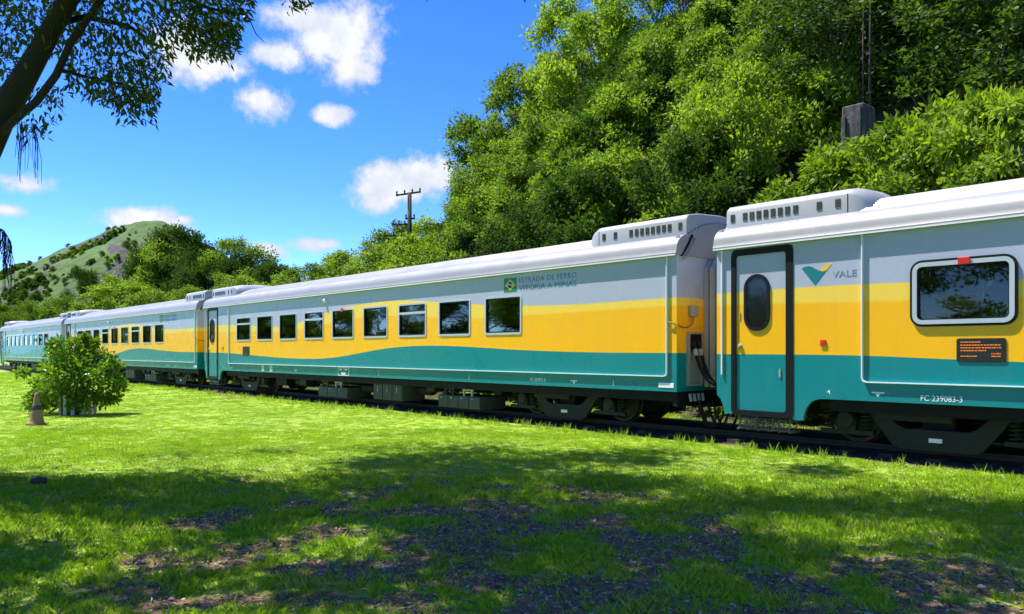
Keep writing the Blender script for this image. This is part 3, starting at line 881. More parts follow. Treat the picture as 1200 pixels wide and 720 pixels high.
def build_bogie(coach, xc):
    bg = part('bogie', round(xc, 2), lambda mb: (
        mb.box(xc - 0.22, xc + 0.22, 0.55, 2.25, 0.42, 0.70),
        mb.box(xc - 1.75, xc + 1.75, 0.60, 0.72, 0.66, 0.80),
        mb.box(xc - 1.75, xc + 1.75, 2.08, 2.20, 0.66, 0.80)), 'dark', coach)
    # fish-belly side frames
    U = [(-1.72, 0.80), (-1.72, 0.70), (-1.02, 0.68), (-0.92, 0.64), (-0.86, 0.55), (-0.60, 0.21), (-0.50, 0.165), (0.50, 0.165), (0.60, 0.21), (0.86, 0.55),
         (0.92, 0.64), (1.02, 0.68), (1.72, 0.70), (1.72, 0.80), (0.86, 0.80), (0.72, 0.72), (0.52, 0.52), (0.42, 0.485), (-0.42, 0.485), (-0.52, 0.52), (-0.72, 0.72), (-0.86, 0.80)]
    for y0 in (0.44, 2.28):
        part('side_frame', (round(xc, 2), y0), lambda mb: mb.prism([(xc + a, b) for a, b in U], y0, y0 + 0.08), 'olive', bg, bevel=0.012)
    part('data_plate', ('b', round(xc, 2)), lambda mb: mb.box(xc - 0.09, xc + 0.09, 0.428, 0.438, 0.30, 0.36), 'white_print', bg)
    part('bolster_beam', round(xc, 2), lambda mb: mb.box(xc - 0.80, xc + 0.26, 0.30, 0.42, 0.60, 0.70), 'olive', bg, bevel=0.01)
    part('damper', round(xc, 2), lambda mb: (mb.tube([(xc - 0.02, 0.36, 0.715), (xc - 0.02, 0.36, 0.80)], 0.05, 10), mb.tube([(xc + 0.30, 0.38, 0.74), (xc + 0.9, 0.38, 0.75)], 0.035, 8), mb.tube([(xc + 0.9, 0.38, 0.75), (xc + 1.75, 0.38, 0.735)], 0.015, 8)), 'galv', bg)
    for sx in (-1, 1):
        cx = xc + sx * BW
        for y0 in (0.84, 1.84):
            prof = [(0.07, 0.0), (0.43, 0.0), (0.43, 0.085), (0.40, 0.09), (0.36, 0.06), (0.20, 0.03), (0.16, 0.0)]
            prof = [(0.06, -0.01), (0.16, -0.01), (0.18, 0.03), (0.34, 0.045), (0.37, 0.01), (0.425, 0.01), (0.435, 0.09), (0.455, 0.095), (0.46, 0.12), (0.34, 0.13), (0.30, 0.09), (0.12, 0.10), (0.06, 0.13)]
            fl = y0 > 1.2
            part('wheel', (round(cx, 2), y0), lambda mb: mb.lathe([(r, (h if not fl else 0.12 - h)) for r, h in prof], 28, 'y', (cx, y0, 0.60)), 'wheel', bg, smooth=True)
        part('axle', round(cx, 2), lambda mb: mb.tube([(cx, 0.5, 0.60), (cx, 2.3, 0.60)], 0.075, 12), 'wheel', bg)
        for y0 in (0.36, 2.30):
            part('axle_box', (round(cx, 2), y0), lambda mb: (mb.lathe([(0.05, 0.0), (0.125, 0.01), (0.14, 0.05), (0.15, 0.14)], 16, 'y', (cx, y0, 0.56)),
                 mb.box(cx - 0.42, cx + 0.42, y0 + 0.05, y0 + 0.14, 0.33, 0.40), mb.box(cx - 0.15, cx + 0.15, y0 + 0.05, y0 + 0.14, 0.40, 0.56)), 'olive', bg, bevel=0.006)
            for q in (-0.29, 0.29):
                part('spring', (round(cx + q, 2), y0), lambda mb: mb.tube(helix(cx + q, y0 + 0.10, 0.40, 0.70, 0.075, 0.016), 0.016, 5), 'olive', bg, smooth=True)
    return bg
def seat_fn(mb):
    mb.box(0.0, 0.45, 0, 1.0, 0.36, 0.46)
    mb.prism([(0.40, 0.40), (0.50, 0.40), (0.60, 1.12), (0.52, 1.14)], 0, 1.0)
    mb.box(0.08, 0.36, 0.1, 0.9, 0.0, 0.36)
def build_coach(x_left, variant, number, label):
    lv = 'livery_blue' if variant == 'blue' else 'livery'
    near = variant == 'near'
    c = empty('railway_coach', (x_left, SIDE_Y, 0))
    tag(c, label, 'coach', 'passenger coaches of one train')
    wx = list(WIN_X)
    holes = [(x + 0.045, x + WIN_W - 0.045) for x in wx]
    # walls
    o = part('near_side_wall', 'a', lambda mb: side_wall(mb, 0.0, holes, True), lv, c)
    s = o.modifiers.new('thick', 'SOLIDIFY'); s.thickness = 0.06; s.offset = -1
    o = part('far_side_wall', 'a', lambda mb: side_wall(mb, Y1, holes, False), lv, c)
    s = o.modifiers.new('thick', 'SOLIDIFY'); s.thickness = 0.06; s.offset = -1
    for x0, x1 in ((0.003, 0.07), (COACH_L - 0.07, COACH_L - 0.003)):
        part('end_wall', x0, lambda mb: mb.box(x0, x1, 0.062, Y1 - 0.062, SILL, 3.72), lv, c)
    part('floor', 0, lambda mb: mb.box(0.08, COACH_L - 0.08, 0.07, Y1 - 0.07, 0.98, 1.06), 'floor', c)
    part('ceiling', 0, lambda mb: mb.box(0.08, COACH_L - 0.08, 0.07, Y1 - 0.07, 3.28, 3.34), 'interior', c)
    part('underframe', 0, lambda mb: (mb.box(1.95, COACH_L - 0.06, 0.12, 0.24, 0.70, SILL - 0.01), mb.box(0.3, COACH_L - 0.06, 2.56, 2.68, 0.70, SILL - 0.01),
         mb.box(0.35, COACH_L - 0.1, 0.26, 2.54, 0.80, SILL - 0.02), mb.box(0.2, COACH_L - 0.05, 1.15, 1.65, 0.55, 0.79),
         mb.box(COACH_L - 0.12, COACH_L - 0.02, 0.05, Y1 - 0.05, 0.62, SILL - 0.012)), 'dark', c)
    part('roof', 0, fn_roof, 'white', c, smooth=True)
    # seats inside
    for k in range(16):
        for y0 in (0.18, 1.62):
            part('seat', 0, seat_fn, 'seat', c, loc=(2.7 + k * 1.15, y0, 1.06))
    # raised drip trim
    def trim(mb):
        d = 0.045; w = 0.012
        xa, xb, zb = 2.50, 22.80, 1.165
        mb.ring([(xb + w, GUT - 0.02)] + [(xb + w, zb + 0.06), (xb - 0.0, zb + 0.01), (xb - 0.06, zb - w), (xa + 0.06, zb - w), (xa, zb + 0.01), (xa - w, zb + 0.06), (xa - w, GUT - 0.02)],
                [(xb - w, GUT - 0.02)] + [(xb - w, zb + 0.07), (xb - 0.02, zb + 0.03), (xb - 0.07, zb + w), (xa + 0.07, zb + w), (xa + 0.02, zb + 0.03), (xa + w, zb + 0.07), (xa + w, GUT - 0.02)], -d, 0.002)
    def trim2(mb):
        # open-topped raised strip: built as separate bars so that nothing crosses the top
        d = 0.045; w = 0.008; xa, xb, zb = 2.50, 22.80, 1.165
        mb.prism([(xa - w, GUT - 0.02), (xa - w, zb + 0.06), (xa + 0.008, zb + 0.012), (xa + 0.06, zb - w), (xb - 0.06, zb - w), (xb - 0.008, zb + 0.012), (xb + w, zb + 0.06), (xb + w, GUT - 0.02),
                  (xb - w, GUT - 0.02), (xb - w, zb + 0.07), (xb - 0.026, zb + 0.03), (xb - 0.07, zb + w), (xa + 0.07, zb + w), (xa + 0.026, zb + 0.03), (xa + w, zb + 0.07), (xa + w, GUT - 0.02)], -d, 0.002)
    part('drip_trim', 0, trim2, 'trim', c)
    part('corner_trim', 0, lambda mb: mb.box(0.10, 0.122, -0.035, 0.002, 1.22, GUT - 0.02), 'trim', c)
    part('gutter_lip', 0, lambda mb: mb.box(-0.03, COACH_L + 0.02, -0.082, -0.05, 3.352, 3.374), 'trim', c)
    # windows, both sides
    for k, x0 in enumerate(wx):
        big = near
        if big:
            w = part('window', ('big', k), fn_window(x0 - 0.025, x0 + WIN_W + 0.025, WZ0 - 0.035, WZ1 + 0.015, 0.16, 0.035, -0.03, 0.03), 'rubber', c, smooth=True)
            part('frame', ('big', k), fn_window(x0 + 0.008, x0 + WIN_W - 0.008, WZ0 - 0.002, WZ1 - 0.018, 0.125, 0.06, -0.04, 0.03), 'alu', w, smooth=True)
            pz0, pz1, px0, px1 = WZ0 + 0.055, WZ1 - 0.075, x0 + 0.065, x0 + WIN_W - 0.065
            part('seal', ('big', k), fn_window(px0 - 0.003, px1 + 0.003, pz0 - 0.003, pz1 + 0.003, 0.08, 0.02, -0.02, 0.028), 'rubber', w, smooth=True)
        else:
            w = part('window', ('std', k), fn_window(x0, x0 + WIN_W, WZ0, WZ1, 0.07, 0.045, -0.014, 0.075), 'alu', c, smooth=True)
            pz0, pz1, px0, px1 = WZ0 + 0.04, WZ1 - 0.04, x0 + 0.04, x0 + WIN_W - 0.04
            part('seal', ('std', k), fn_window(px0 + 0.006, px1 - 0.006, pz0 + 0.006, pz1 - 0.006, 0.04, 0.03, -0.004, 0.05), 'rubber', w, smooth=True)
        part('pane', ('n', near, k), lambda mb: mb.prism(rrect(px0, px1, pz0, pz1, 0.03, 3), 0.022, 0.030), 'glass', w)
        if k in HOPPER and not big:
            part('divider', k, lambda mb: mb.box(px0 + 0.01, px1 - 0.01, -0.012, 0.045, 2.595, 2.655), 'alu', w)
        if (k == 0 and near) or (k == 4 and not near):
            part('emergency_tab', ('t', near), lambda mb: mb.box(x0 + 0.60, x0 + 0.75, -0.07, -0.047, WZ1 - 0.09, WZ1 + 0.015), 'red', w, bevel=0.01)
        w2 = part('window', ('far', k), fn_window(x0, x0 + WIN_W, WZ0, WZ1, 0.07, 0.05, Y1 - 0.075, Y1 + 0.014), 'alu', c, smooth=True)
        part('pane', ('far', k), lambda mb: mb.prism(rrect(x0 + 0.04, x0 + WIN_W - 0.04, WZ0 + 0.04, WZ1 - 0.04, 0.03, 3), Y1 - 0.03, Y1 - 0.022), 'glass', w2)
    # door
    d = part('door', 0, lambda mb: mb.prism(rrect(0.365, 1.285, 0.63, 3.235, 0.05), 0.018, 0.062), lv, c)
    part('seal', 'door', lambda mb: mb.ring(rrect(0.285, 1.405, 0.545, 3.335, 0.10), rrect(0.372, 1.278, 0.638, 3.228, 0.045), -0.012, 0.055), 'rubber', d, smooth=True)
    wd = part('window', 'oval', lambda mb: mb.ring(rrect(0.52, 0.99, 1.955, 2.90, 0.234, 8), rrect(0.575, 0.935, 2.01, 2.845, 0.179, 8), -0.004, 0.03), 'rubber', d, smooth=True)
    part('pane', 'oval', lambda mb: mb.prism(rrect(0.57, 0.94, 2.005, 2.85, 0.183, 8), 0.008, 0.0165), 'dark_glass', wd)
    hb = part('door_button', 0, lambda mb: mb.lathe([(0.042, 0.019), (0.042, 0.0), (0.034, -0.012), (0.012, -0.02)], 16, 'y', (0.445, 0.0, 1.705)), 'galv', d, smooth=True)
    part('handle', 0, lambda mb: mb.box(1.150, 1.182, 0.004, 0.0175, 1.20, 1.34), 'galv', d)
    part('keyhole_plate', 0, lambda mb: mb.box(0.425, 0.447, 0.006, 0.0175, 2.16, 2.27), 'galv', d)
    # footboard
    def fn_step(mb):
        for zz, yy in ((0.50, 0.10), (0.33, 0.06)):
            for t in range(7):
                mb.tube([(0.36, yy + t * 0.045, zz), (1.34, yy + t * 0.045, zz)], 0.009, 5)
            for q in range(6):
                mb.box(0.36 + q * 0.19, 0.385 + q * 0.19, yy - 0.015, yy + 0.30, zz - 0.028, zz - 0.01)
        for xx in (0.40, 0.70, 1.00, 1.30):
            mb.tube([(xx, 0.10, 0.56), (xx, 0.06, 0.31)], 0.011, 5); mb.tube([(xx, 0.30, 0.56), (xx, 0.30, 0.33)], 0.011, 5)
        for a in range(9):
            mb.tube([(0.38 + a * 0.10, 0.065, 0.335), (0.44 + a * 0.10, 0.09, 0.49)], 0.007, 5); mb.tube([(0.44 + a * 0.10, 0.062, 0.335), (0.38 + a * 0.10, 0.088, 0.49)], 0.007, 5)
        for zz in (0.38, 0.42, 0.46):
            mb.tube([(0.36, 0.07, zz), (1.34, 0.07, zz)], 0.007, 5)
    part('footboard', 0, fn_step, 'step', c)
    # roof units
    for fl in (False, True):
        a = part('air_conditioner', fl, fn_ac(fl), 'ac', c, smooth=True)
        for q in [0.06] + [0.30 + 0.13 * i for i in range(7)] + [1.22, 1.62, 1.92]:
            part('vent', (q, fl), fn_louvre(q + 0.02, 3.86, fl), 'dark', a)
        xe = 2.13 if not fl else COACH_L - 2.135
        part('joint', ('j', fl), lambda mb: mb.box(xe, xe + 0.008, 0.2965, 0.31, 3.74, 4.06), 'dark', a)
    # end details at the right-hand end
    def fn_bell(mb):
        secs = []
        n = 12
        for k in range(n + 1):
            off = 0.0 if k % 2 else 0.055
            secs.append((COACH_L + 0.85 * k / n, off))
        outl = lambda o: [(0.92 - o, 0.95), (0.92 - o, 3.18), (1.02, 3.30 + o), (1.78, 3.30 + o), (1.88 + o, 3.18), (1.88 + o, 0.95)]
        vs = []
        for x, o in secs: vs += [(x, y, z) for y, z in outl(o)]
        m6 = 6
        fs = [(a * m6 + b, a * m6 + b + 1, (a + 1) * m6 + b + 1, (a + 1) * m6 + b) for a in range(n) for b in range(m6 - 1)]
        mb.add(vs, fs)
    o = part('gangway_bellows', 0, fn_bell, 'bellows', c)
    s = o.modifiers.new('thick', 'SOLIDIFY'); s.thickness = 0.02
    part('junction_box', 0, lambda mb: mb.box(COACH_L + 0.0, COACH_L + 0.09, 0.36, 0.56, 2.26, 2.46), 'galv', c, bevel=0.01)
    part('cable', 0, lambda mb: (mb.tube(bez((COACH_L + 0.05, 0.45, 2.27), (COACH_L + 0.06, 0.42, 2.06), (COACH_L + 0.04, 0.30, 2.04), (COACH_L + 0.02, 0.10, 2.07), 10), 0.012, 6),
         mb.tube(bez((COACH_L + 0.02, 0.10, 2.07), (COACH_L, -0.03, 2.12), (COACH_L - 0.1, -0.05, 2.14), (22.80, -0.035, 2.17), 8), 0.012, 6)), 'step', c)
    def fn_socket(mb):
        mb.ring(rrect(0.30, 0.74, 0.98, 1.98, 0.03, 2), rrect(0.335, 0.705, 1.02, 1.94, 0.02, 2), COACH_L - 0.003, COACH_L + 0.06, 'x')
        mb.box(COACH_L - 0.001, COACH_L + 0.012, 0.33, 0.71, 1.01, 1.95)
    part('socket_panel', 0, fn_socket, 'galv', c)
    part('socket_hood', 0, lambda mb: mb.box(COACH_L + 0.013, COACH_L + 0.055, 0.345, 0.695, 1.62, 1.93), 'dark', c)
    for yy, e in ((0.44, 0.0), (0.60, 0.06)):
        h = part('hose', yy, lambda mb: mb.tube(bez((COACH_L + 0.05, yy, 1.80), (COACH_L + 0.16, yy, 1.45), (COACH_L + 0.22, yy, 1.02 - e), (COACH_L + 0.62, yy + 0.1, 0.98 - e), 12), 0.035, 8), 'rubber', c, smooth=True)
        part('collar', yy, lambda mb: mb.tube([(COACH_L + 0.085, yy, 1.66), (COACH_L + 0.115, yy, 1.54)], 0.047, 8), 'galv', h)
    def loop(cx, cy, r, z):
        return [(cx - r + 2 * r * k / 12, cy + 0.02 * math.sin(k), z - (1 - (2 * k / 12 - 1) ** 2) * r * 1.6) for k in range(13)]
    for q, (cy, r, z) in enumerate(((0.55, 0.30, 0.72), (0.75, 0.26, 0.66), (1.0, 0.33, 0.72), (0.42, 0.22, 0.62))):
        part('brake_hose', q, lambda mb: mb.tube(loop(COACH_L + 0.40, cy, r, z), 0.022, 7), 'rubber', c, smooth=True)
    part('coupler', 0, lambda mb: (mb.box(COACH_L - 0.05, COACH_L + 0.36, 1.28, 1.52, 0.62, 0.84), mb.box(COACH_L + 0.28, COACH_L + 0.56, 1.2, 1.6, 0.58, 0.9), mb.box(COACH_L + 0.50, COACH_L + 0.90, 1.28, 1.52, 0.62, 0.84)), 'dark', c, bevel=0.02)
    part('connector_row', 0, lambda mb: [mb.tube([(COACH_L + 0.03 + 0.002 * i, 0.36 + i * 0.13, 0.84), (COACH_L + 0.06, 0.36 + i * 0.13, 0.70)], 0.03, 8) for i in range(4)], 'galv', c)
    part('grab_rail', 0, lambda mb: mb.tube([(COACH_L + 0.03, 0.16, 3.30), (COACH_L + 0.09, 0.20, 3.35), (COACH_L + 0.10, 0.45, 3.66), (COACH_L + 0.04, 0.5, 3.70)], 0.02, 6), 'galv', c)
    part('grab_rail', 1, lambda mb: mb.tube([(COACH_L + 0.02, 0.12, 3.36), (COACH_L + 0.04, 0.3, 3.58), (COACH_L + 0.045, 0.42, 3.76)], 0.022, 6), 'dark', c)
    # bogies
    build_bogie(c, 3.35); build_bogie(c, 19.75)
    # underfloor equipment
    bx = lambda nm, key, x0, x1, y0, y1, z0, z1, mt='olive': part(nm, key, lambda mb: mb.box(x0, x1, y0, y1, z0, z1), mt, c, bevel=0.012)
    for key, x0, x1, nd in (('a', 9.2, 11.0, 3), ('c', 15.55, 17.2, 4)):
        b = bx('battery_tray', key, x0, x1, 0.18, 1.0, 0.22, 0.53, 'box')
        for i in range(nd):
            a0 = x0 + (x1 - x0) * i / nd
            part('panel', (key, i), lambda mb: mb.box(a0 + 0.015, a0 + (x1 - x0) / nd - 0.015, 0.165, 0.18, 0.24, 0.51), 'box', b, bevel=0.006)
            part('latch', (key, i), lambda mb: mb.box(a0 + 0.12, a0 + 0.17, 0.150, 0.166, 0.45, 0.49), 'galv', b)
        for i in range(2):
            hx_ = x0 + 0.25 + i * (x1 - x0) * 0.45
            part('hanger', (key, i), lambda mb: (mb.box(hx_, hx_ + 0.42, 0.16, 0.20, 0.66, 0.71), mb.box(hx_ + 0.03, hx_ + 0.08, 0.165, 0.20, 0.53, 0.66), mb.box(hx_ + 0.34, hx_ + 0.39, 0.165, 0.20, 0.53, 0.66), mb.box(hx_ + 0.14, hx_ + 0.28, 0.17, 0.3, 0.71, 0.80)), 'galv' if i else 'olive', b)
    b = bx('equipment_cabinet', 'b', 12.5, 13.95, 0.16, 0.9, 0.27, 0.86, 'box')
    for i in range(3):
        a0 = 12.5 + 0.483 * i
        dd = part('cabinet_door', i, lambda mb: mb.box(a0 + 0.018, a0 + 0.465, 0.14, 0.158, 0.295, 0.845), 'box', b, bevel=0.006)
        part('latch', ('cab', i), lambda mb: mb.prism([(a0 + 0.21, 0.50), (a0 + 0.27, 0.50), (a0 + 0.255, 0.56), (a0 + 0.245, 0.66), (a0 + 0.235, 0.66), (a0 + 0.225, 0.56)], 0.128, 0.139), 'galv', b)
    bx('relay_box', 0, 15.0, 15.33, 0.2, 0.5, 0.58, 0.82)
    for q, (xx, zz, rr, ln) in enumerate(((7.1, 0.62, 0.17, 1.1), (14.1, 0.6, 0.15, 0.8), (11.3, 0.55, 0.14, 0.9))):
        part('air_tank', q, lambda mb: mb.lathe([(rr * 0.3, 0), (rr * 0.8, 0.03), (rr, 0.09), (rr, ln - 0.09), (rr * 0.8, ln - 0.03), (rr * 0.3, ln)], 16, 'x', (xx, 0.55, zz)), 'dark', c, smooth=True)
    bx('compressor', 0, 5.9, 6.7, 0.30, 0.9, 0.45, 0.82, 'dark')
    bx('small_box', 0, 7.9, 8.3, 0.2, 0.5, 0.5, 0.84, 'olive')
    bx('small_box', 1, 17.6, 17.9, 0.25, 0.6, 0.6, 0.85, 'dark')
    for q in range(3):
        part('pipe', q, lambda mb: mb.tube([(5.2, 0.3 + q * 0.2, 0.76 - 0.05 * q), (9.0, 0.32 + q * 0.2, 0.74), (12.0, 0.3 + q * 0.25, 0.70), (18.0, 0.34 + q * 0.2, 0.76 - 0.04 * q)], 0.022, 6), 'dark', c)
    # markings
    part('edge_plate', 0, lambda mb: mb.box(22.60, 22.94, -0.008, 0.0, 0.955, 1.045), 'white_print', c)
    if variant != 'near':
        for i, xx in enumerate((5.4, 6.05)):
            part('instruction_plate', i, lambda mb: mb.box(xx, xx + 0.2, -0.006, 0.0, 0.92, 1.13), 'pale_green', c)
    part('marking_frame', 0, lambda mb: (mb.ring(rrect(10.75, 11.4, 0.90, 1.14, 0.01, 1), rrect(10.77, 11.38, 0.915, 1.125, 0.01, 1), -0.003, 0.0),
         mb.box(10.86, 10.98, -0.003, 0.0, 1.06, 1.10), mb.box(11.16, 11.28, -0.003, 0.0, 1.06, 1.10), mb.box(10.95, 11.2, -0.003, 0.0, 0.93, 1.0)), 'white_print', c)
    def arrow(x, z):
        return lambda mb: (mb.prism([(x - 0.09, z + 0.02), (x + 0.09, z + 0.02), (x + 0.09, z + 0.04), (x - 0.09, z + 0.04)], -0.003, 0.0), mb.prism([(x - 0.035, z + 0.012), (x, z - 0.035), (x + 0.035, z + 0.012)], -0.003, 0.0))
    for x in (2.72, 8.0, 20.45):
        part('jacking_mark', x, arrow(x, 0.985), 'white_print', c)
    for x in (17.0, 13.0, 21.5):
        part('stroke_mark', x, lambda mb: mb.box(x, x + 0.012, -0.003, 0.0, 0.95, 1.05), 'white_print', c)
    part('stroke_mark', 'tri', lambda mb: mb.prism([(1.99, 1.03), (1.95, 0.99), (1.99, 0.99), (1.99, 0.96), (2.0, 0.96), (2.0, 1.03)], -0.003, 0.0), 'white_print', c)
    part('alarm_button', 0, lambda mb: (mb.box(1.85, 1.94, -0.022, 0.0, 1.705, 1.80)), 'red', c, bevel=0.008)
    if variant == 'near':
        link('number', text_mesh(number, number, 3.31, 3.84, 0.925, 1.005, 0.0, 'white_print'), c)['label'] = 'white coach number on the teal skirt'
        part('logo', 'teal', lambda mb: mb.prism([(1.545, 2.925), (1.60, 2.953), (1.66, 2.957), (1.71, 2.94), (1.77, 2.905), (1.83, 2.865), (1.88, 2.85), (1.925, 2.855), (1.955, 2.875), (1.765, 2.648)], -0.0035, 0.0), 'teal_print', c, label='teal leaf of the V shaped emblem')
        part('logo', 'gold', lambda mb: mb.prism([(1.815, 2.888), (1.86, 2.90), (1.90, 2.925), (1.94, 2.955), (1.985, 2.965), (2.03, 2.955), (1.99, 2.915), (1.96, 2.882), (1.93, 2.862), (1.88, 2.856)], -0.0035, 0.0), 'gold_print', c, label='golden leaf of the V shaped emblem')
        link('lettering', text_mesh('vale', 'VALE', 2.04, 2.41, 2.745, 2.845, 0.0, 'grey_print'), c)['label'] = 'slate grey lettering beside the emblem'
    elif variant == 'yellow':
        link('number', text_mesh(number, number, 19.15, 19.62, 0.97, 1.045, 0.0, 'white_print'), c)
        f = part('flag', 0, lambda mb: mb.box(18.28, 18.70, -0.004, 0.0, 2.955, 3.265), 'flag_green', c)
        part('rhombus', 0, lambda mb: mb.prism([(18.315, 3.11), (18.49, 2.985), (18.665, 3.11), (18.49, 3.235)], -0.007, -0.0045), 'gold_print', f)
        part('disc', 0, lambda mb: mb.prism([(18.49 + 0.072 * math.cos(R(t)), 3.11 + 0.072 * math.sin(R(t))) for t in range(0, 360, 20)], -0.010, -0.0075), 'flag_blue', f)
        part('disc_band', 0, lambda mb: mb.prism([(18.42, 3.115), (18.42, 3.130), (18.49, 3.128), (18.556, 3.10), (18.556, 3.086), (18.49, 3.113)], -0.0125, -0.0105), 'white_print', f)
        link('lettering', text_mesh('line', 'ESTRADA DE FERRO', 18.78, 20.52, 3.135, 3.25, 0.0, 'blue_print'), c)
        link('lettering', text_mesh('line2', 'VITÓRIA A MINAS', 18.78, 20.52, 2.965, 3.105, 0.0, 'blue_print'), c)
    # destination display
    dp = part('display', 0, lambda mb: mb.prism(rrect(3.77, 4.36, 1.475, 1.795, 0.03), -0.012, 0.0), 'black', c, smooth=True)
    if near:
        rg = random.Random(3)
        rows = [(1.745, 3.82, 4.06), (1.705, 3.82, 4.31), (1.668, 3.82, 4.31), (1.63, 3.82, 4.13), (1.59, 4.19, 4.30), (1.555, 3.82, 4.02), (1.555, 4.19, 4.30)]
        for i, (z, a, b) in enumerate(rows):
            def fn(mb):
                x = a
                while x < b - 0.01:
                    w = rg.uniform(0.012, 0.035)
                    mb.box(x, min(b, x + w), -0.0145, -0.0125, z - 0.007, z + 0.007)
                    x += w + rg.uniform(0.004, 0.012)
            part('amber_text_line', i, fn, 'led', dp)
    part('camera_dome', 0, lambda mb: mb.lathe([(0.02, -0.09), (0.05, -0.075), (0.065, -0.045), (0.065, 0.0)], 12, 'y', (10.0, 0.0, 3.17)), 'trim', c, smooth=True)
    return c
build_coach(-7.50, 'near', 'FC 239083-3', 'nearest coach cut by the right edge, with VALE logo and number FC 239083-3')
build_coach(-31.34, 'yellow', 'FC 239071-0', 'second coach from the right, yellow and teal, lettered ESTRADA DE FERRO in full view')
build_coach(-55.18, 'yellow', 'FC 239071-0', 'third coach from the right, yellow and teal, partly behind the lawn shrub')
build_coach(-79.02, 'blue', '', 'blue and teal coach farthest away at the left end of the train')

# ---------------------------------------------------------------- tree prototypes (unit height), shared by copies
def crown_unit(seed, n_clump, per, zlo, rad, sig, L, W, mat, shape='dome', flat=0.7):
    rng = np.random.default_rng(seed)
    C = []
    while len(C) < n_clump:
        z = rng.uniform(zlo, 0.97)
        t = (z - zlo) / (1 - zlo)
        if shape == 'dome':
            rr = rad * math.sqrt(max(0.02, 1 - (max(0, t - 0.3) / 0.72) ** 2)) * (0.6 + 0.4 * min(1, t / 0.3))
        elif shape == 'tall':
            rr = rad * (math.sin(math.pi * (0.12 + 0.83 * t)) ** 0.7)
        else:   # shrub
            rr = rad * math.sqrt(max(0.03, 1 - t ** 2.2))
        a = rng.uniform(0, 2 * math.pi)
        q = math.sqrt(rng.uniform(0.12, 1.0)) * rr * rng.uniform(0.75, 1.12)
        C.append((q * math.cos(a), q * math.sin(a), z))
    C = np.array(C)
    if shape in ('dome', 'shrub') and n_clump > 120:
        # gather the clumps round a few boughs so that the crown breaks into lit masses and dark gaps
        nb = 15 if shape == 'dome' else 12
        B = C[:nb] * np.array([1.12, 1.12, 1.0])
        own = np.argmin(((C[:, None] - B[None]) ** 2).sum(-1), axis=1)
        C = B[own] + (C - B[own]) * rng.uniform(0.35, 0.8, (n_clump, 1))
    size = rng.uniform(0.5, 1.5, n_clump)
    P = []; N = []; T = []
    for c, s in zip(C, size):
        k = int(per * s)
        d = rng.normal(0, 1, (k, 3)); d /= np.linalg.norm(d, axis=1)[:, None]
        r = np.abs(rng.normal(0.75, 0.33, k)) * sig * s
        p = c + d * r[:, None] * np.array([1, 1, flat])
        P.append(p); N.append(d * 0.7 + np.array([0, 0, 0.25]))
        T.append(np.clip(rng.normal(0.52, 0.20) + rng.normal(0, 0.15, k), 0, 1))
    P = np.concatenate(P); N = np.concatenate(N); T = np.concatenate(T)
    keep = P[:, 2] > 0.02
    P, N, T = P[keep], N[keep], T[keep]
    V = leaves(P, N, L, W, rng)
    return quads_mesh('crown', V, mat, T), C
def trunk_unit(seed, C, mat, r0, stems=1, n_limb=14, base=0.0):
    rg = random.Random(seed)
    mb = MB()
    C = [Vector(c) for c in C]
    for s in range(stems):
        off = Vector((rg.uniform(-1, 1), rg.uniform(-1, 1), 0)) * (0.05 if stems > 1 else 0.0)
        lean = Vector((rg.uniform(-1, 1), rg.uniform(-1, 1), 0)) * (0.16 if stems > 1 else 0.05)
        top = 0.85 if stems == 1 else rg.uniform(0.6, 0.85)
        path = []
        for k in range(8):
            t = k / 7
            path.append(off + lean * t ** 1.4 + Vector((rg.uniform(-1, 1) * 0.008, rg.uniform(-1, 1) * 0.008, -0.04 + t * (top + 0.04))))
        rs = [r0 * (1.25 if k == 0 else 1.0) * (1 - 0.8 * k / 7) / math.sqrt(stems) for k in range(8)]
        mb.tube(path, rs, 7)
        for c in rg.sample(C, min(n_limb // stems + 1, len(C))):
            t = max(0.15, min(0.9, (c.z - 0.22) / top))
            q = t * 7; i = min(6, int(q))
            st = path[i].lerp(path[i + 1], q - i)
            mid = st.lerp(c, 0.5) + Vector((rg.uniform(-1, 1) * 0.02, rg.uniform(-1, 1) * 0.02, 0.03))
            w = rs[i] * 0.5
            mb.tube([st, mid, c], [w, w * 0.65, w * 0.2], 5, False)
    me = mb.mesh('trunk', mat, True)
    return me
PROTO = {}
def proto(key, seed, n_clump, per, zlo, rad, sig, L, W, leaf, bark, r0, shape, stems=1, n_limb=14, flat=0.7):
    cm, C = crown_unit(seed, n_clump, per, zlo, rad, sig, L, W, leaf, shape, flat)
    PROTO.setdefault(key, []).append((cm, trunk_unit(seed, C, bark, r0, stems, n_limb)))
for s in range(3):
    proto('mid', 100 + s, 190, 105, 0.18, 0.38, 0.044, 0.0225, 0.0115, 'leaf_mid', 'bark', 0.022, 'dome', 3, 46)
for s in range(2):
    proto('bright', 200 + s, 185, 105, 0.14, 0.40, 0.046, 0.0230, 0.0120, 'leaf_bright', 'bark', 0.022, 'dome', 3, 46)
for s in range(2):
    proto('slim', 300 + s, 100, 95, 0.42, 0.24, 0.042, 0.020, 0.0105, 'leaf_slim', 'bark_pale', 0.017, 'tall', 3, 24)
for s in range(2):
    proto('shrub', 400 + s, 150, 120, 0.05, 0.52, 0.048, 0.031, 0.0150, 'leaf_bright', 'bark', 0.016, 'shrub', 3, 16)
for s in range(2):
    proto('dark', 500 + s, 150, 130, 0.14, 0.42, 0.062, 0.023, 0.0145, 'leaf_dark', 'bark_dark', 0.02, 'dome', 1, 16)
for s in range(3):
    proto('far', 600 + s, 130, 140, 0.08, 0.45, 0.070, 0.025, 0.0160, 'leaf_far', 'bark', 0.022, 'dome', 1, 10)
tn = [0]
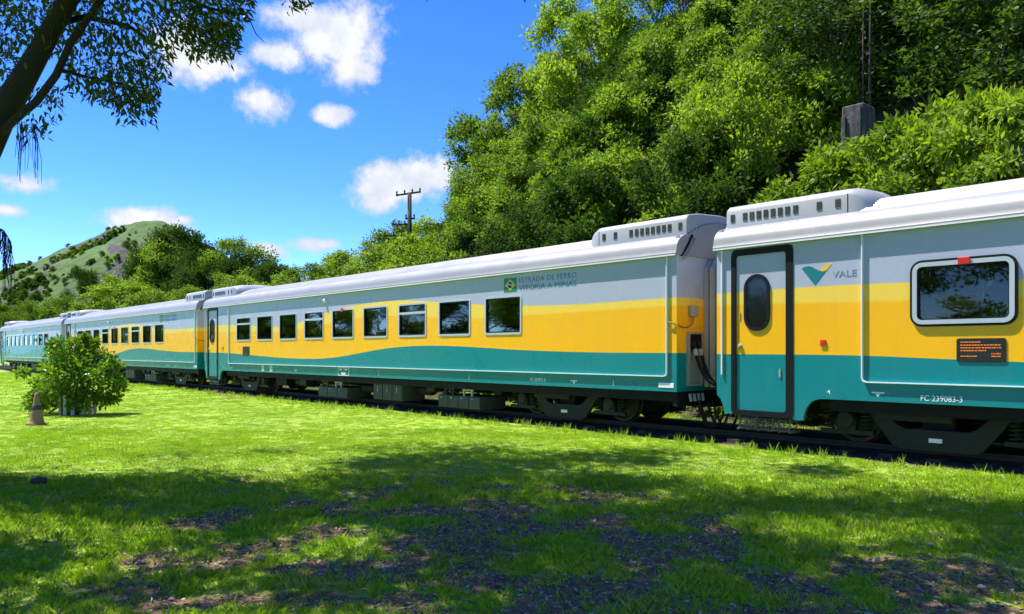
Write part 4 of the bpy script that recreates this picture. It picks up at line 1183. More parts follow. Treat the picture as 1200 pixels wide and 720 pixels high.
def place_tree(kind, x, y, z, h, wid, label, cat='tree', group=None, name='tree', variant=None, rz=None):
    """wid: crown width relative to the prototype's"""
    pr = PROTO[kind]
    v = variant if variant is not None else tn[0] % len(pr)
    tn[0] += 1
    root = empty(name, (x, y, z), rz if rz is not None else rnd.uniform(0, 6.28))
    root.scale = (h * wid, h * wid, h)
    tag(root, label, cat, group)
    link('crown', pr[v][0], root)
    link('trunk', pr[v][1], root)
    return root
def hill_tree(kind, u, v_top, Y, wid, label, cat='tree', group='trees on the bank behind the train', name='hillside_tree', sink=0.3, hmin=8.0, hmax=19.0):
    X, dep = on_plane(u, Y)
    z0 = float(hill_h(np.array([X]), np.array([Y]))[0]) - sink
    zt = z_at(v_top, dep)
    h = max(hmin, min(hmax, zt - z0))
    z0 = min(z0, zt - hmin)
    return place_tree(kind, X, Y, z0, h, wid, label, cat, group, name)

# trees on the skyline and slope: (kind, u, v_top, Y, width, label)
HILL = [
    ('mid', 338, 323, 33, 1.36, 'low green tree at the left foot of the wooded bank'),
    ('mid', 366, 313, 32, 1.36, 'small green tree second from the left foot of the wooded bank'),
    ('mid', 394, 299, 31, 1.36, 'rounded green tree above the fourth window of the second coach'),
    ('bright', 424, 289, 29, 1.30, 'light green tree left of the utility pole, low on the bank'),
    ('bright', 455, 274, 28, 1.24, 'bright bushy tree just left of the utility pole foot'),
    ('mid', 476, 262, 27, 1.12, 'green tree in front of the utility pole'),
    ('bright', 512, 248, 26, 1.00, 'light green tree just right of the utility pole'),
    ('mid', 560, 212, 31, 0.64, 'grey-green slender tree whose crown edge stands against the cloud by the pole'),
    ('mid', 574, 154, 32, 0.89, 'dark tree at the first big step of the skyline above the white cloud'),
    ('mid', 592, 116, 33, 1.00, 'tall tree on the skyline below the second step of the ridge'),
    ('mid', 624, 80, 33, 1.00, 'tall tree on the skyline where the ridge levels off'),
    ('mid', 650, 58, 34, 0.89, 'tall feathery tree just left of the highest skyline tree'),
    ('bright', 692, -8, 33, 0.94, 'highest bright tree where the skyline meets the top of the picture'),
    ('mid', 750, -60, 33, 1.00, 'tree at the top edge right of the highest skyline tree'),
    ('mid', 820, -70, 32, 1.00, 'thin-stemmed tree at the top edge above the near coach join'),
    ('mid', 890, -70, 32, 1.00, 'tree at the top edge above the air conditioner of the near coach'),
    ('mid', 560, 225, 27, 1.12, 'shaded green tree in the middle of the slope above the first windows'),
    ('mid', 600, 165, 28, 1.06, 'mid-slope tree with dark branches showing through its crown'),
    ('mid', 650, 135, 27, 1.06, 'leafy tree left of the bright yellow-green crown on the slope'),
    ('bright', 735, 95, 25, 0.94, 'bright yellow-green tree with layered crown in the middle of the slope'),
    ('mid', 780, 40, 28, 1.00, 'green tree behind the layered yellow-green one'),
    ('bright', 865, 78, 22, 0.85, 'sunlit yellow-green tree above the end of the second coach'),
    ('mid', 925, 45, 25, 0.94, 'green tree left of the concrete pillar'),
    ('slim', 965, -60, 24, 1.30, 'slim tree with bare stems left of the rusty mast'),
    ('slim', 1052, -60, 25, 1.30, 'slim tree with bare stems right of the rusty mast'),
    ('dark', 1075, 10, 28, 0.83, 'shaded tree high on the bank right of the rusty mast'),  # dark kind chosen to paint in the shade up here
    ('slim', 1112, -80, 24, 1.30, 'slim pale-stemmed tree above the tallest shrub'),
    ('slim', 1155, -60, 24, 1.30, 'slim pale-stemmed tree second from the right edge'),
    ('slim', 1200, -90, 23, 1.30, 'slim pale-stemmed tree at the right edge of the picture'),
    ('dark', 1150, -20, 30, 1.06, 'dark tree behind the pale stems at the upper right'),  # upper right shade carried by leaf colour, also in the next two rows
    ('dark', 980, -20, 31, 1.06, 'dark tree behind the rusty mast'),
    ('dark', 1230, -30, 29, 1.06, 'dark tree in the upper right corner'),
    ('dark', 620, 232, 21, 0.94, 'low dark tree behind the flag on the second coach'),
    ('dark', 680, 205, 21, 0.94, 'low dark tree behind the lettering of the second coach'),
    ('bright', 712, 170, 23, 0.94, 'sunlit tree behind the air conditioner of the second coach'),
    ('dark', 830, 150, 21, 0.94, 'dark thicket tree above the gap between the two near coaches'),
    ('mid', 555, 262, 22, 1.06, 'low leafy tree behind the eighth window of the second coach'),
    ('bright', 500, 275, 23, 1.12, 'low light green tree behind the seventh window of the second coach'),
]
for k in HILL:
    hill_tree(*k)
# bushy shrubs at the foot of the bank, right
SHR = [
    (985, 184, 17.6, 1.0, 'bright green shrub left-most of the row above the near coach roof'),
    (1030, 152, 18.0, 0.9, 'bright green shrub second from the left above the near coach roof'),
    (1078, 138, 17.6, 0.9, 'bright green shrub in the middle of the row above the near coach roof'),
    (1128, 112, 17.8, 0.85, 'tall bright green shrub second from the right above the near coach'),
    (1178, 106, 17.4, 0.85, 'tall bright green shrub nearest the right edge above the near coach'),
    (1235, 112, 17.8, 0.85, 'bright green shrub cut by the right edge of the picture'),
]
for (u, v, Y, w, lab) in SHR:
    hill_tree('shrub', u, v, Y, w, lab, 'shrub', 'bright shrubs at the foot of the bank', 'leafy_shrub', hmin=3.0, hmax=8.0)

# mid-distance trees on the left, behind the far coaches
MID = [
    ('dark', 22, 356, 150, 1.2, 'low grey-green tree at the far left behind the blue coach'),
    ('far', 52, 350, 140, 1.2, 'low green tree second from the left behind the blue coach'),
    ('far', 78, 348, 135, 1.2, 'green tree left of the thin dark tree, behind the blue coach'),
    ('dark', 100, 314, 150, 0.62, 'thin dark tree standing against the foot of the mountain'),
    ('bright', 136, 327, 105, 1.5, 'broad yellow-green tree in front of the mountain foot'),
    ('dark', 166, 306, 125, 0.9, 'dark tree left of the tallest distant tree'),
    ('mid', 182, 284, 120, 1.0, 'green tree leaning on the left of the tallest distant tree'),
    ('dark', 210, 266, 122, 0.95, 'tallest dark round-topped distant tree right of the mountain peak'),
    ('dark', 243, 280, 112, 0.95, 'green tree right of the tallest distant tree'),
    ('mid', 270, 279, 115, 1.1, 'round green tree above the first roof unit of the second coach'),
    ('dark', 298, 284, 118, 1.0, 'dark tree at the right end of the distant tree group'),
    ('dark', 322, 308, 108, 0.9, 'lower green tree where the distant group meets the bank'),
    ('mid', 222, 336, 92, 1.2, 'low green tree in front of the distant tree group'),
    ('mid', 270, 322, 92, 1.1, 'low tree behind the join of the second and third coaches'),
    ('far', 345, 330, 90, 1.3, 'low tree at the dip between the distant group and the bank'),
    ('far', -10, 356, 120, 1.2, 'low tree cut by the left edge behind the blue coach'),
    ('mid', 178, 341, 94, 1.3, 'low bushy tree above the middle of the third coach roof'),
]
for (kind, u, v, dep, w, lab) in MID:
    x, y = on_depth(u, dep)
    place_tree(kind, x, y, -0.2, z_at(v, dep) + 0.2, w, lab, 'tree', 'distant trees beyond the far coaches', 'distant_tree')

# ---------------------------------------------------------------- scatter by geometry nodes (stuff only)
def scatter(name, P, S, Rz, sources, mat_dummy=None, tilt=None, pick=None):
    n = len(P)
    me = bpy.data.meshes.new(name)
    me.vertices.add(n); me.vertices.foreach_set('co', np.ascontiguousarray(P, dtype=np.float32).ravel())
    for nm, arr, typ in (('s', S, 'FLOAT'), ('pick', pick, 'INT')):
        a = me.attributes.new(nm, typ, 'POINT'); a.data.foreach_set('value', np.asarray(arr))
    rot = np.zeros((n, 3), np.float32); rot[:, 2] = Rz
    if tilt is not None: rot[:, :2] = tilt
    a = me.attributes.new('rot', 'FLOAT_VECTOR', 'POINT'); a.data.foreach_set('vector', rot.ravel())
    me.update()
    o = link(name, me)
    c = bpy.data.collections.new(name + '_source')
    for q in sources: c.objects.link(q)
    ng = bpy.data.node_groups.new(name, 'GeometryNodeTree')
    ng.interface.new_socket('Geometry', in_out='INPUT', socket_type='NodeSocketGeometry')
    ng.interface.new_socket('Geometry', in_out='OUTPUT', socket_type='NodeSocketGeometry')
    N = ng.nodes; Lk = ng.links
    gi = N.new('NodeGroupInput'); go = N.new('NodeGroupOutput')
    ci = N.new('GeometryNodeCollectionInfo'); ci.inputs['Collection'].default_value = c
    ci.inputs['Separate Children'].default_value = True; ci.inputs['Reset Children'].default_value = True
    ip = N.new('GeometryNodeInstanceOnPoints'); ip.inputs['Pick Instance'].default_value = True
    def na(nm, typ):
        q = N.new('GeometryNodeInputNamedAttribute'); q.data_type = typ; q.inputs[0].default_value = nm
        return q.outputs[0]
    er = N.new('FunctionNodeEulerToRotation')
    Lk.new(gi.outputs[0], ip.inputs['Points']); Lk.new(ci.outputs[0], ip.inputs['Instance'])
    Lk.new(na('pick', 'INT'), ip.inputs['Instance Index'])
    Lk.new(na('rot', 'FLOAT_VECTOR'), er.inputs[0]); Lk.new(er.outputs[0], ip.inputs['Rotation'])
    Lk.new(na('s', 'FLOAT'), ip.inputs['Scale'])
    Lk.new(ip.outputs[0], go.inputs[0])
    md = o.modifiers.new('scatter', 'NODES'); md.node_group = ng
    return o
def src(name, me):
    return bpy.data.objects.new(name, me)

# wooded cover on the mountain
rng = np.random.default_rng(5)
sel = []
tot = Vm.shape[0]
cand = rng.integers(0, tot, 90000)
wv = woodf.reshape(-1)[cand]; rk = rock.reshape(-1)[cand]; dv = DEP.reshape(-1)[cand]; zv = Vm[cand, 2]; fv = fall.reshape(-1)[cand]
ridge = np.abs(dv - ridge_dep) < 12
prob = np.where(rk > 0.4, 0.0, wv ** 2.6 * 0.9 + 0.006)
prob = np.where(ridge, np.maximum(prob, 0.06), prob)
ok = (rng.random(len(cand)) < prob) & (zv > 3) & (dv < ridge_dep + 20)
P = Vm[cand[ok]] + np.stack([rng.normal(0, 2, ok.sum()), rng.normal(0, 2, ok.sum()), np.full(ok.sum(), -0.8)], -1)
fm, _ = crown_unit(700, 16, 90, 0.0, 0.5, 0.22, 0.10, 0.075, 'leaf_far', 'shrub')
fm2, _ = crown_unit(701, 20, 80, 0.1, 0.42, 0.2, 0.10, 0.07, 'leaf_dark', 'dome')
n = len(P)
o = scatter('mountain_woodland', P, rng.uniform(1.8, 5.0, n).astype(np.float32), rng.uniform(0, 6.28, n), [src('wood_bush', fm), src('wood_tree', fm2)], pick=rng.integers(0, 2, n).astype(np.int32))
tag(o, 'scrub and woodland covering the distant green mountain', 'woodland', None, 'stuff')

# undergrowth filling the bank between the trees
n = 2300
ux = rng.uniform(-80, 14, n); uy = 16.8 + rng.random(n) ** 1.2 * 20
uu, vv, ff = project(ux, uy, hill_h(ux, uy) + 1.5)
rockgap = ((uu > 900) & (uu < 965) & (vv > 120) & (vv < 200)) | ((uu > 985) & (uu < 1035) & (vv > 85)) | ((uu > 1045) & (vv > 40) & (vv < 150) & (uy > 19))
ok = ~rockgap & (rng.random(n) < np.where(uu > 1030, 0.4, np.where(uu > 860, 0.7, 0.95)))
ux, uy = ux[ok], uy[ok]
P = np.stack([ux, uy, hill_h(ux, uy) - 0.15], -1)
n = len(P)
um, _ = crown_unit(710, 60, 100, 0.0, 0.5, 0.12, 0.075, 0.040, 'leaf_mid', 'shrub')
um2, _ = crown_unit(711, 60, 100, 0.0, 0.5, 0.12, 0.075, 0.038, 'leaf_dark', 'shrub')
o = scatter('undergrowth', P, rng.uniform(1.0, 2.8, n).astype(np.float32), rng.uniform(0, 6.28, n), [src('bush_mid', um), src('bush_dark', um2)], pick=(rng.random(n) < 0.5).astype(np.int32))
tag(o, 'dense undergrowth covering the bank between the trees', 'undergrowth', None, 'stuff')

# row of trees across the lawn behind the viewer: they show as dark reflections in the coach windows
for k in range(20):
    place_tree('mid' if k % 3 else 'dark', -250 + k * 12.5 + rnd.uniform(-2, 2), -27 + rnd.uniform(-3, 3), -0.2, rnd.uniform(8.5, 11.5), rnd.uniform(1.5, 1.9),
               'tree across the lawn behind the viewer, seen only mirrored in the coach windows', 'tree', 'trees mirrored in the coach windows', 'mirrored_tree')

# ---------------------------------------------------------------- big shade tree at the left
TF, TR = 9.2, -6.85                       # forward and sideways distance of its foot from the camera
def tree_pt(u, v, f):
    r = (u - 600) / F_PX * f
    x, y = cam_xy(r, f)
    return Vector((x, y, z_at(v, f)))
fx, fy = cam_xy(TR, TF)
big = empty('shade_tree', (fx, fy, 0))
tag(big, 'large leaning shade tree at the left edge with hanging roots and overhead crown', 'tree')
def rel(p): return p - Vector((fx, fy, 0))
mb = MB()
trunk_path = [Vector((fx - 0.05, fy, -0.1)), tree_pt(-62, 500, 9.2), tree_pt(-56, 400, 9.2), tree_pt(-48, 320, 9.2), tree_pt(-36, 240, 9.2), tree_pt(-24, 190, 9.15), tree_pt(-2, 140, 9.1), tree_pt(28, 92, 9.0), tree_pt(52, 50, 8.95), tree_pt(80, 0, 8.85), tree_pt(112, -60, 8.7), tree_pt(140, -140, 8.5), tree_pt(150, -240, 8.3), tree_pt(150, -340, 8.1)]
mb.tube([rel(p) for p in trunk_path], [0.42, 0.28, 0.23, 0.20, 0.18, 0.172, 0.165, 0.132, 0.112, 0.104, 0.15, 0.13, 0.10, 0.07], 14)
LIMBS = []
def limb(pts, r0, r1, seg=8):
    n = len(pts)
    mb.tube([rel(p) for p in pts], [r0 + (r1 - r0) * k / (n - 1) for k in range(n)], seg)
    LIMBS.append(pts)
limb([tree_pt(-6, 162, 9.1), tree_pt(20, 138, 9.0), tree_pt(43, 119, 8.95), tree_pt(66, 88, 8.9), tree_pt(82, 52, 8.85), tree_pt(114, 6, 8.8), tree_pt(150, -40, 8.8), tree_pt(220, -100, 9.0), tree_pt(300, -150, 9.3)], 0.05, 0.03)
limb([tree_pt(80, 0, 8.85), tree_pt(40, -60, 9.2), tree_pt(-60, -120, 9.8), tree_pt(-200, -180, 10.5)], 0.10, 0.05)
limb([tree_pt(112, -60, 8.7), tree_pt(220, -130, 8.2), tree_pt(380, -230, 7.6), tree_pt(560, -330, 7.2)], 0.15, 0.05)
limb([tree_pt(140, -140, 8.5), tree_pt(180, -260, 7.2), tree_pt(260, -460, 6.0)], 0.13, 0.05)
limb([tree_pt(150, -240, 8.3), tree_pt(80, -330, 9.0), tree_pt(-40, -380, 10.0)], 0.11, 0.04)
limb([tree_pt(60, 30, 8.9), tree_pt(100, 20, 9.3), tree_pt(150, 30, 9.8), tree_pt(185, 55, 10.0)], 0.05, 0.015, 6)
limb([tree_pt(150, -40, 8.8), tree_pt(200, -10, 8.9), tree_pt(245, 10, 9.0), tree_pt(290, 18, 9.0)], 0.035, 0.010, 6)
limb([tree_pt(68, 82, 8.9), tree_pt(100, 90, 9.2), tree_pt(150, 100, 9.4), tree_pt(175, 122, 9.5)], 0.025, 0.008, 6)
limb([tree_pt(290, 18, 9.0), tree_pt(300, 40, 9.0), tree_pt(310, 50, 9.0)], 0.008, 0.004, 5)
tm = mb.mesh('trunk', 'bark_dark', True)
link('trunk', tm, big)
# foliage mass: clumps through a broad crown
rng = np.random.default_rng(77)
VB_U = [-400, -20, 0, 30, 36, 72, 78, 100, 130, 140, 182, 188, 197, 205, 213, 225, 270, 277, 284, 294, 300, 330, 334, 362, 366, 1300]
VB_V = [700, 330, 112, 100, 52, 60, 108, 112, 118, 140, 138, 104, 88, 48, 46, 64, 70, 60, 30, 18, -22, -22, 14, 10, -22, -22]
cx, cy, cz = fx + 2.0, fy + 0.9, 8.4
C = []
while len(C) < 182:
    d = rng.normal(0, 1, 3); d /= np.linalg.norm(d)
    q = rng.random() ** 0.42
    p = np.array([cx + d[0] * q * 7.4, cy + d[1] * q * 6.6, cz + d[2] * q * 3.3])
    if p[2] < 4.2: continue
    C.append(p)
C = np.array(C)
P = []; T = []; 
for c in C:
    k = int(rng.uniform(330, 620)); s = rng.uniform(0.45, 0.8)
    d = rng.normal(0, 1, (k, 3)) * np.array([1, 1, 0.55]) * s * 0.62
    P.append(c + d); T.append(np.clip(rng.normal(0.5, 0.15) + rng.normal(0, 0.18, k), 0, 1))
# sprays that hang into view at the upper left
for (u, v, f, s, k) in [(150, 112, 9.5, 0.30, 900), (170, 122, 9.5, 0.22, 600), (130, 95, 9.4, 0.30, 600), (165, 70, 9.8, 0.32, 800), (110, 100, 9.2, 0.2, 300), (185, 85, 9.9, 0.18, 250),
                        (120, 50, 9.3, 0.40, 1000), (160, 25, 9.3, 0.45, 1300), (200, 20, 9.2, 0.35, 900), (235, 15, 9.0, 0.35, 1000), (255, 40, 9.0, 0.26, 900), (240, 55, 9.0, 0.16, 400), (265, 55, 9.0, 0.16, 400),
                        (280, 10, 9.0, 0.15, 250), (18, 40, 9.8, 0.45, 1200), (10, 85, 9.8, 0.3, 550), (40, 10, 9.8, 0.4, 900), (-30, 60, 9.9, 0.5, 1200), (48, 140, 8.8, 0.10, 70), (60, 118, 8.8, 0.07, 40), (35, 152, 8.8, 0.09, 60), (75, 88, 9.3, 0.25, 350), (348, 2, 8.9, 0.10, 110), (215, 40, 9.0, 0.2, 200), (100, 15, 9.4, 0.4, 900)]:
    c = np.array(tree_pt(u, v, f))
    k = int(k * (0.58 if v < 45 else 0.5))
    P.append(c + rng.normal(0, 1, (k, 3)) * np.array([1, 1, 0.75]) * s); T.append(np.clip(rng.normal(0.45, 0.2, k), 0, 1))
P = np.concatenate(P); T = np.concatenate(T)
u, v, f = project(P[:, 0], P[:, 1], P[:, 2])
lim = np.interp(u, VB_U, VB_V) + rng.normal(0, 5, len(u))
inside = (f > 0.5) & (u > -60) & (u < 1260) & (v > -12)
spray = ((u > 20) & (u < 75) & (v > 100) & (v < 165))
thin = inside & (v < 100) & (rng.random(len(u)) < 0.30)
keep = ~(inside & (v > lim) & ~spray) & ~thin & (P[:, 2] > 3.2)
# no leaf right at the lens
keep &= (np.linalg.norm(P - np.array([0, 0, CAM_H]), axis=1) > 3.0)
P, T = P[keep], T[keep]
N = (P - np.array([cx, cy, cz - 2])); N /= np.linalg.norm(N, axis=1)[:, None]
u, v, f = project(P[:, 0], P[:, 1], P[:, 2])
vis = (f > 0.5) & (u > -80) & (u < 450) & (v > -30)
Ls = np.where(vis, 0.105, 0.20); Ws = np.where(vis, 0.040, 0.095)
V = leaves(P, N * 0.6, Ls, Ws, rng, 0.35)
crown = link('crown', quads_mesh('crown', V - np.array([fx, fy, 0]), 'leaf_near', T), big)
# hanging aerial roots
mb = MB()
rg = random.Random(4)
for k in range(26):
    u0 = rg.uniform(20, 46); f0 = rg.uniform(8.7, 9.0)
    v1 = rg.uniform(175, 216); sw = rg.uniform(-4, 5)
    pts = [tree_pt(u0 * 0.8 + 4, rg.uniform(138, 152), f0)]
    for t in (0.3, 0.6, 1.0):
        pts.append(tree_pt(u0 + sw * t + rg.uniform(-1.2, 1.2), 150 + (v1 - 150) * t, f0))
    mb.tube([rel(p) for p in pts], [0.003, 0.003, 0.0028, 0.002], 4)
twig = [tree_pt(-44, 285, 9.2), tree_pt(-28, 268, 9.1), tree_pt(-10, 264, 9.0), tree_pt(4, 270, 8.95), tree_pt(13, 284, 8.9)]
mb.tube([rel(p) for p in twig], [0.016, 0.013, 0.010, 0.007, 0.004], 5)
for k in range(60):
    t = rg.uniform(1.2, 3.95); i = int(t)
    p = twig[i].lerp(twig[i + 1], t - i)
    ln = rg.uniform(0.25, 0.78); sw = Vector((rg.uniform(-1, 1), rg.uniform(-1, 1), 0)) * 0.05
    pts = [p]
    for q in range(1, 6):
        pts.append(p + sw * (q / 5) + Vector((rg.uniform(-1, 1) * 0.012, rg.uniform(-1, 1) * 0.012, -ln * q / 5)))
    mb.tube([rel(x_) for x_ in pts], [0.004, 0.0038, 0.0035, 0.003, 0.003, 0.002], 4)
tag(link('aerial_roots', mb.mesh('aerial_roots', 'bark_dark', True), big), kind='stuff')

# ---------------------------------------------------------------- shrub on the lawn inside white stakes
sx, sy = ground_at(87, 485)
shr = empty('lawn_shrub', (sx, sy, 0)); tag(shr, 'bushy green shrub on the lawn beside the traffic cone', 'shrub')
rng = np.random.default_rng(9)
C = []
right = np.array([YAW_S, YAW_C, 0]); fw3 = np.array([-YAW_C, YAW_S, 0])
for (uu, vv, sg, k) in [(88, 412, 0.20, 260), (70, 420, 0.22, 280), (105, 418, 0.2, 260), (55, 435, 0.24, 320), (80, 440, 0.3, 420), (108, 438, 0.26, 360), (128, 438, 0.17, 220), (45, 455, 0.2, 260), (62, 458, 0.24, 300),
                       (85, 458, 0.24, 260), (112, 458, 0.24, 300), (128, 455, 0.15, 180), (38, 468, 0.13, 130), (36, 478, 0.08, 60), (52, 470, 0.14, 130), (122, 466, 0.13, 120), (75, 470, 0.14, 120), (100, 470, 0.15, 120), (112, 472, 0.12, 80), (62, 474, 0.10, 70), (95, 402, 0.13, 120), (84, 400, 0.09, 60), (120, 424, 0.14, 120), (98, 428, 0.28, 300), (112, 402, 0.06, 40), (74, 404, 0.07, 50), (58, 414, 0.07, 50), (134, 428, 0.07, 50), (138, 446, 0.06, 40), (42, 436, 0.08, 60), (132, 468, 0.06, 40), (100, 396, 0.05, 30)]:
    dep = CAM_H * F_PX / (485 - HOR)
    for h in range(2):
        ff = dep + rng.uniform(-0.55, 0.55)
        x, y = cam_xy((uu - 3 - 600) / F_PX * dep, ff)
        C.append((np.array([x, y, z_at(vv, dep)]), sg, k))
P = []; N = []; T = []
for c, sg, k in C:
    d = rng.normal(0, 1, (k // 2 + 40, 3)); P.append(c + d * sg * 0.62 * np.array([1, 1, 0.8])); N.append(d * 0.5 + np.array([0, 0, 0.3]))
    T.append(np.clip(rng.normal(0.5, 0.2) + rng.normal(0, 0.2, len(d)), 0, 1))
P = np.concatenate(P) - np.array([sx, sy, 0]); N = np.concatenate(N); T = np.concatenate(T)
ok = P[:, 2] > 0.12; P, N, T = P[ok], N[ok], T[ok]
link('foliage', quads_mesh('foliage', leaves(P, N, 0.135, 0.066, rng, 0.3), 'leaf_bush', T), shr)
mb = MB(); rg = random.Random(6)
for k in range(16):
    c = C[rg.randrange(len(C))][0] - np.array([sx, sy, 0])
    b = Vector((rg.uniform(-0.18, 0.18), rg.uniform(-0.18, 0.18), -0.05)); e = Vector(c)
    mb.tube([b, b.lerp(e, 0.4) + Vector((0, 0, 0.15)), e], [0.035, 0.022, 0.008], 6)
link('stems', mb.mesh('stems', 'bark', True), shr)
gx, gy = ground_at(91, 484.5)
guard = empty('tree_guard', (gx, gy, 0)); tag(guard, 'ring of whitewashed stakes round the foot of the lawn shrub', 'tree guard')
for k in range(13):
    a = 2 * math.pi * k / 13
    h = rg.uniform(0.42, 0.60)
    st = MB().box(-0.045, 0.045, -0.014, 0.014, -0.05, h).mesh('stake', 'stake')
    o = link('stake', st, guard, (0.42 * math.cos(a), 0.42 * math.sin(a), 0))
    o.rotation_euler = (rg.uniform(-0.08, 0.08), rg.uniform(-0.08, 0.08), a + math.pi / 2)
bd = link('leaning_board', MB().box(-0.30, 0.30, -0.07, 0.07, -0.014, 0.014).mesh('leaning_board', 'concrete'), guard, (-0.30, -0.40, 0.16))
bd.rotation_euler = (R(25), R(-32), math.atan2(YAW_C, YAW_S))

# ---------------------------------------------------------------- traffic cone
kx, ky = ground_at(43, 497)
cone = empty('traffic_cone', (kx, ky, 0), 0.3); tag(cone, 'faded brownish traffic cone with a dark band standing on the lawn', 'traffic cone')
prof = []
for k in range(13):
    t = k / 12
    r = 0.150 + (0.036 - 0.150) * t
    prof.append((r + 0.004 * math.sin(k * 2.1), 0.03 + 0.655 * t))
link('body', MB().lathe([(0.165, 0.0), (0.168, 0.02)] + prof + [(0.02, 0.69)], 24).mesh('body', 'cone', True), cone)
link('base_plate', MB().prism(rrect(-0.168, 0.168, -0.168, 0.168, 0.05, 4), -0.02, 0.012, 'z').mesh('base_plate', 'cone'), cone)
link('band', MB().lathe([(0.150 - 0.114 * 0.44 + 0.003, 0.03 + 0.655 * 0.44), (0.150 - 0.114 * 0.46 + 0.006, 0.03 + 0.655 * 0.46), (0.150 - 0.114 * 0.58 + 0.006, 0.03 + 0.655 * 0.58), (0.150 - 0.114 * 0.60 + 0.003, 0.03 + 0.655 * 0.60)], 24).mesh('band', 'cone_band', True), cone)
tag(cone)

# ---------------------------------------------------------------- utility pole on the bank
px, pdep = on_plane(480, 24.0)
pz = float(hill_h(np.array([px]), np.array([24.0]))[0])
ztop = z_at(226, pdep)
pole = empty('utility_pole', (px, 24.0, pz)); tag(pole, 'dark wooden utility pole with crossarms rising above the trees', 'utility pole')
H = ztop - pz
link('shaft', MB().tube([(0, 0, -0.5), (0, 0, H)], [0.15, 0.11], 12).mesh('shaft', 'polewood', True), pole)
ax = Vector((YAW_S, YAW_C, 0))
def arm(z, a, b, tilt=0.0):
    mbx = MB()
    mbx.tube([ax * a + Vector((0, 0, z - tilt)), ax * b + Vector((0, 0, z + tilt))], 0.055, 6)
    o = link('crossarm', mbx.mesh('crossarm', 'polewood'), pole)
    return o
for z, a, b, tl in ((H - 0.05, -0.75, 0.62, 0.10), (H - 1.42, -0.25, 0.3, 0.0), (H - 1.75, -0.95, 0.1, 0.0), (H - 2.35, -1.4, 0.1, 0.0)):
    o = arm(z, a, b, tl)
    for q in np.linspace(a + 0.05, b - 0.05, 4):
        if abs(q) < 0.12: continue
        i = link('insulator', MB().lathe([(0.02, 0), (0.05, 0.02), (0.035, 0.08), (0.06, 0.10), (0.04, 0.17), (0.015, 0.2)], 8).mesh('insulator', 'insul', True), o)
        i.location = ax * float(q) + Vector((0, 0, z + 0.05 + tl * (float(q) / max(abs(a), abs(b)))))

# ---------------------------------------------------------------- concrete pillar and rusty masts on the bank
qx, qd = on_plane(1006, 20.5)
pil = empty('concrete_pillar', (qx, 20.5, 0)); tag(pil, 'stained grey concrete pillar half hidden by shrubs on the bank', 'pillar')
zt, zb = z_at(126, qd), z_at(215, qd)
w = 0.29
mb = MB()
mb.box(-w, w, -0.35, 0.35, zb - 1.5, zt)
mbr = mb.mesh('shaft', 'stained')
o = link('shaft', mbr, pil)
b = o.modifiers.new('bevel', 'BEVEL'); b.width = 0.03
link('rib', MB().box(w * 0.35, w * 0.8, -0.42, -0.352, zb - 1.5, zt - 0.1).mesh('rib', 'stained'), pil)
link('rib', MB().box(-w * 0.98, -w * 0.6, -0.40, -0.352, zb - 1.5, zt - 0.3).mesh('rib', 'stained'), pil)
for u0, top, lab, rr in ((1011, -60, 'thin dark steel mast left of the two standing behind the concrete pillar', 0.03), (1019, -70, 'rusty steel mast right of the two standing behind the concrete pillar', 0.045)):
    mx, md = on_plane(u0, 22.6)
    z0 = float(hill_h(np.array([mx]), np.array([22.6]))[0])
    ms = empty('steel_mast', (mx, 22.6, z0)); tag(ms, lab, 'mast', 'masts on the bank')
    hh = z_at(top, md) - z0
    link('shaft', MB().tube([(0, 0, -0.4), (0.02, 0, hh)], [rr, rr * 0.8], 8).mesh('shaft', 'rust', True), ms)
    for q in range(4):
        link('clamp', MB().box(-rr * 1.6, rr * 1.6, -rr * 1.5, rr * 1.5, hh * (0.3 + 0.18 * q), hh * (0.3 + 0.18 * q) + 0.07).mesh('clamp', 'rust'), ms)

# boulders showing on the bank
rg = random.Random(12)
BOUL = [(1120, 100, 22.5, 1.1, 'dark boulder on the bank above the middle shrubs'), (1165, 88, 22.6, 1.4, 'large dark boulder on the bank near the right edge'), (1195, 100, 21.8, 1.0, 'dark boulder at the right edge above the shrubs'), (930, 152, 20.0, 0.9, 'brown boulder in the gap left of the concrete pillar'), (905, 175, 19.0, 0.7, 'small brown boulder low in the gap left of the concrete pillar')]
for (u0, v0, Yb, rr, lab) in BOUL:
    bx_, bd_ = on_plane(u0, Yb)
    bm = bmesh.new(); bmesh.ops.create_icosphere(bm, subdivisions=3, radius=1.0)
    ph = rg.uniform(0, 50)
    for vv_ in bm.verts:
        n_ = float(fbm(np.array([vv_.co.x * 1.3 + vv_.co.z + ph]), np.array([vv_.co.y * 1.3 - vv_.co.z + ph]), 5, 4)[0])
        vv_.co *= rr * (0.6 + 0.8 * n_); vv_.co.z *= 0.75
    meb = bpy.data.meshes.new('boulder'); bm.to_mesh(meb); bm.free()
    meb.materials.append(MAT['concrete'])
    zg = float(hill_h(np.array([bx_]), np.array([Yb]))[0])
    tag(link('boulder', meb, None, (bx_, Yb, zg + rr * 0.15)), lab, 'boulder', 'boulders on the bank')

# ---------------------------------------------------------------- dry wiry shrub by the track
wx_, wy_ = ground_at(308, 463)
dry = empty('dry_shrub', (wx_, wy_, 0)); tag(dry, 'bare rust-brown wiry shrub at the lawn edge below the second coach', 'shrub')
mb = MB()
for k in range(34):
    a = rg.uniform(0, 6.28); sp = rg.uniform(0.15, 0.5); h = rg.uniform(0.4, 0.95)
    d = Vector((math.cos(a), math.sin(a), 0))
    mb.tube([d * 0.04 + Vector((0, 0, -0.03)), d * sp * 0.7 + Vector((0, 0, h * 0.55)), d * sp + Vector((0, 0, h)), d * sp * 1.15 + Vector((0, 0, h * 0.85))], [0.012, 0.010, 0.007, 0.004], 4)
link('twigs', mb.mesh('twigs', 'twig', True), dry)

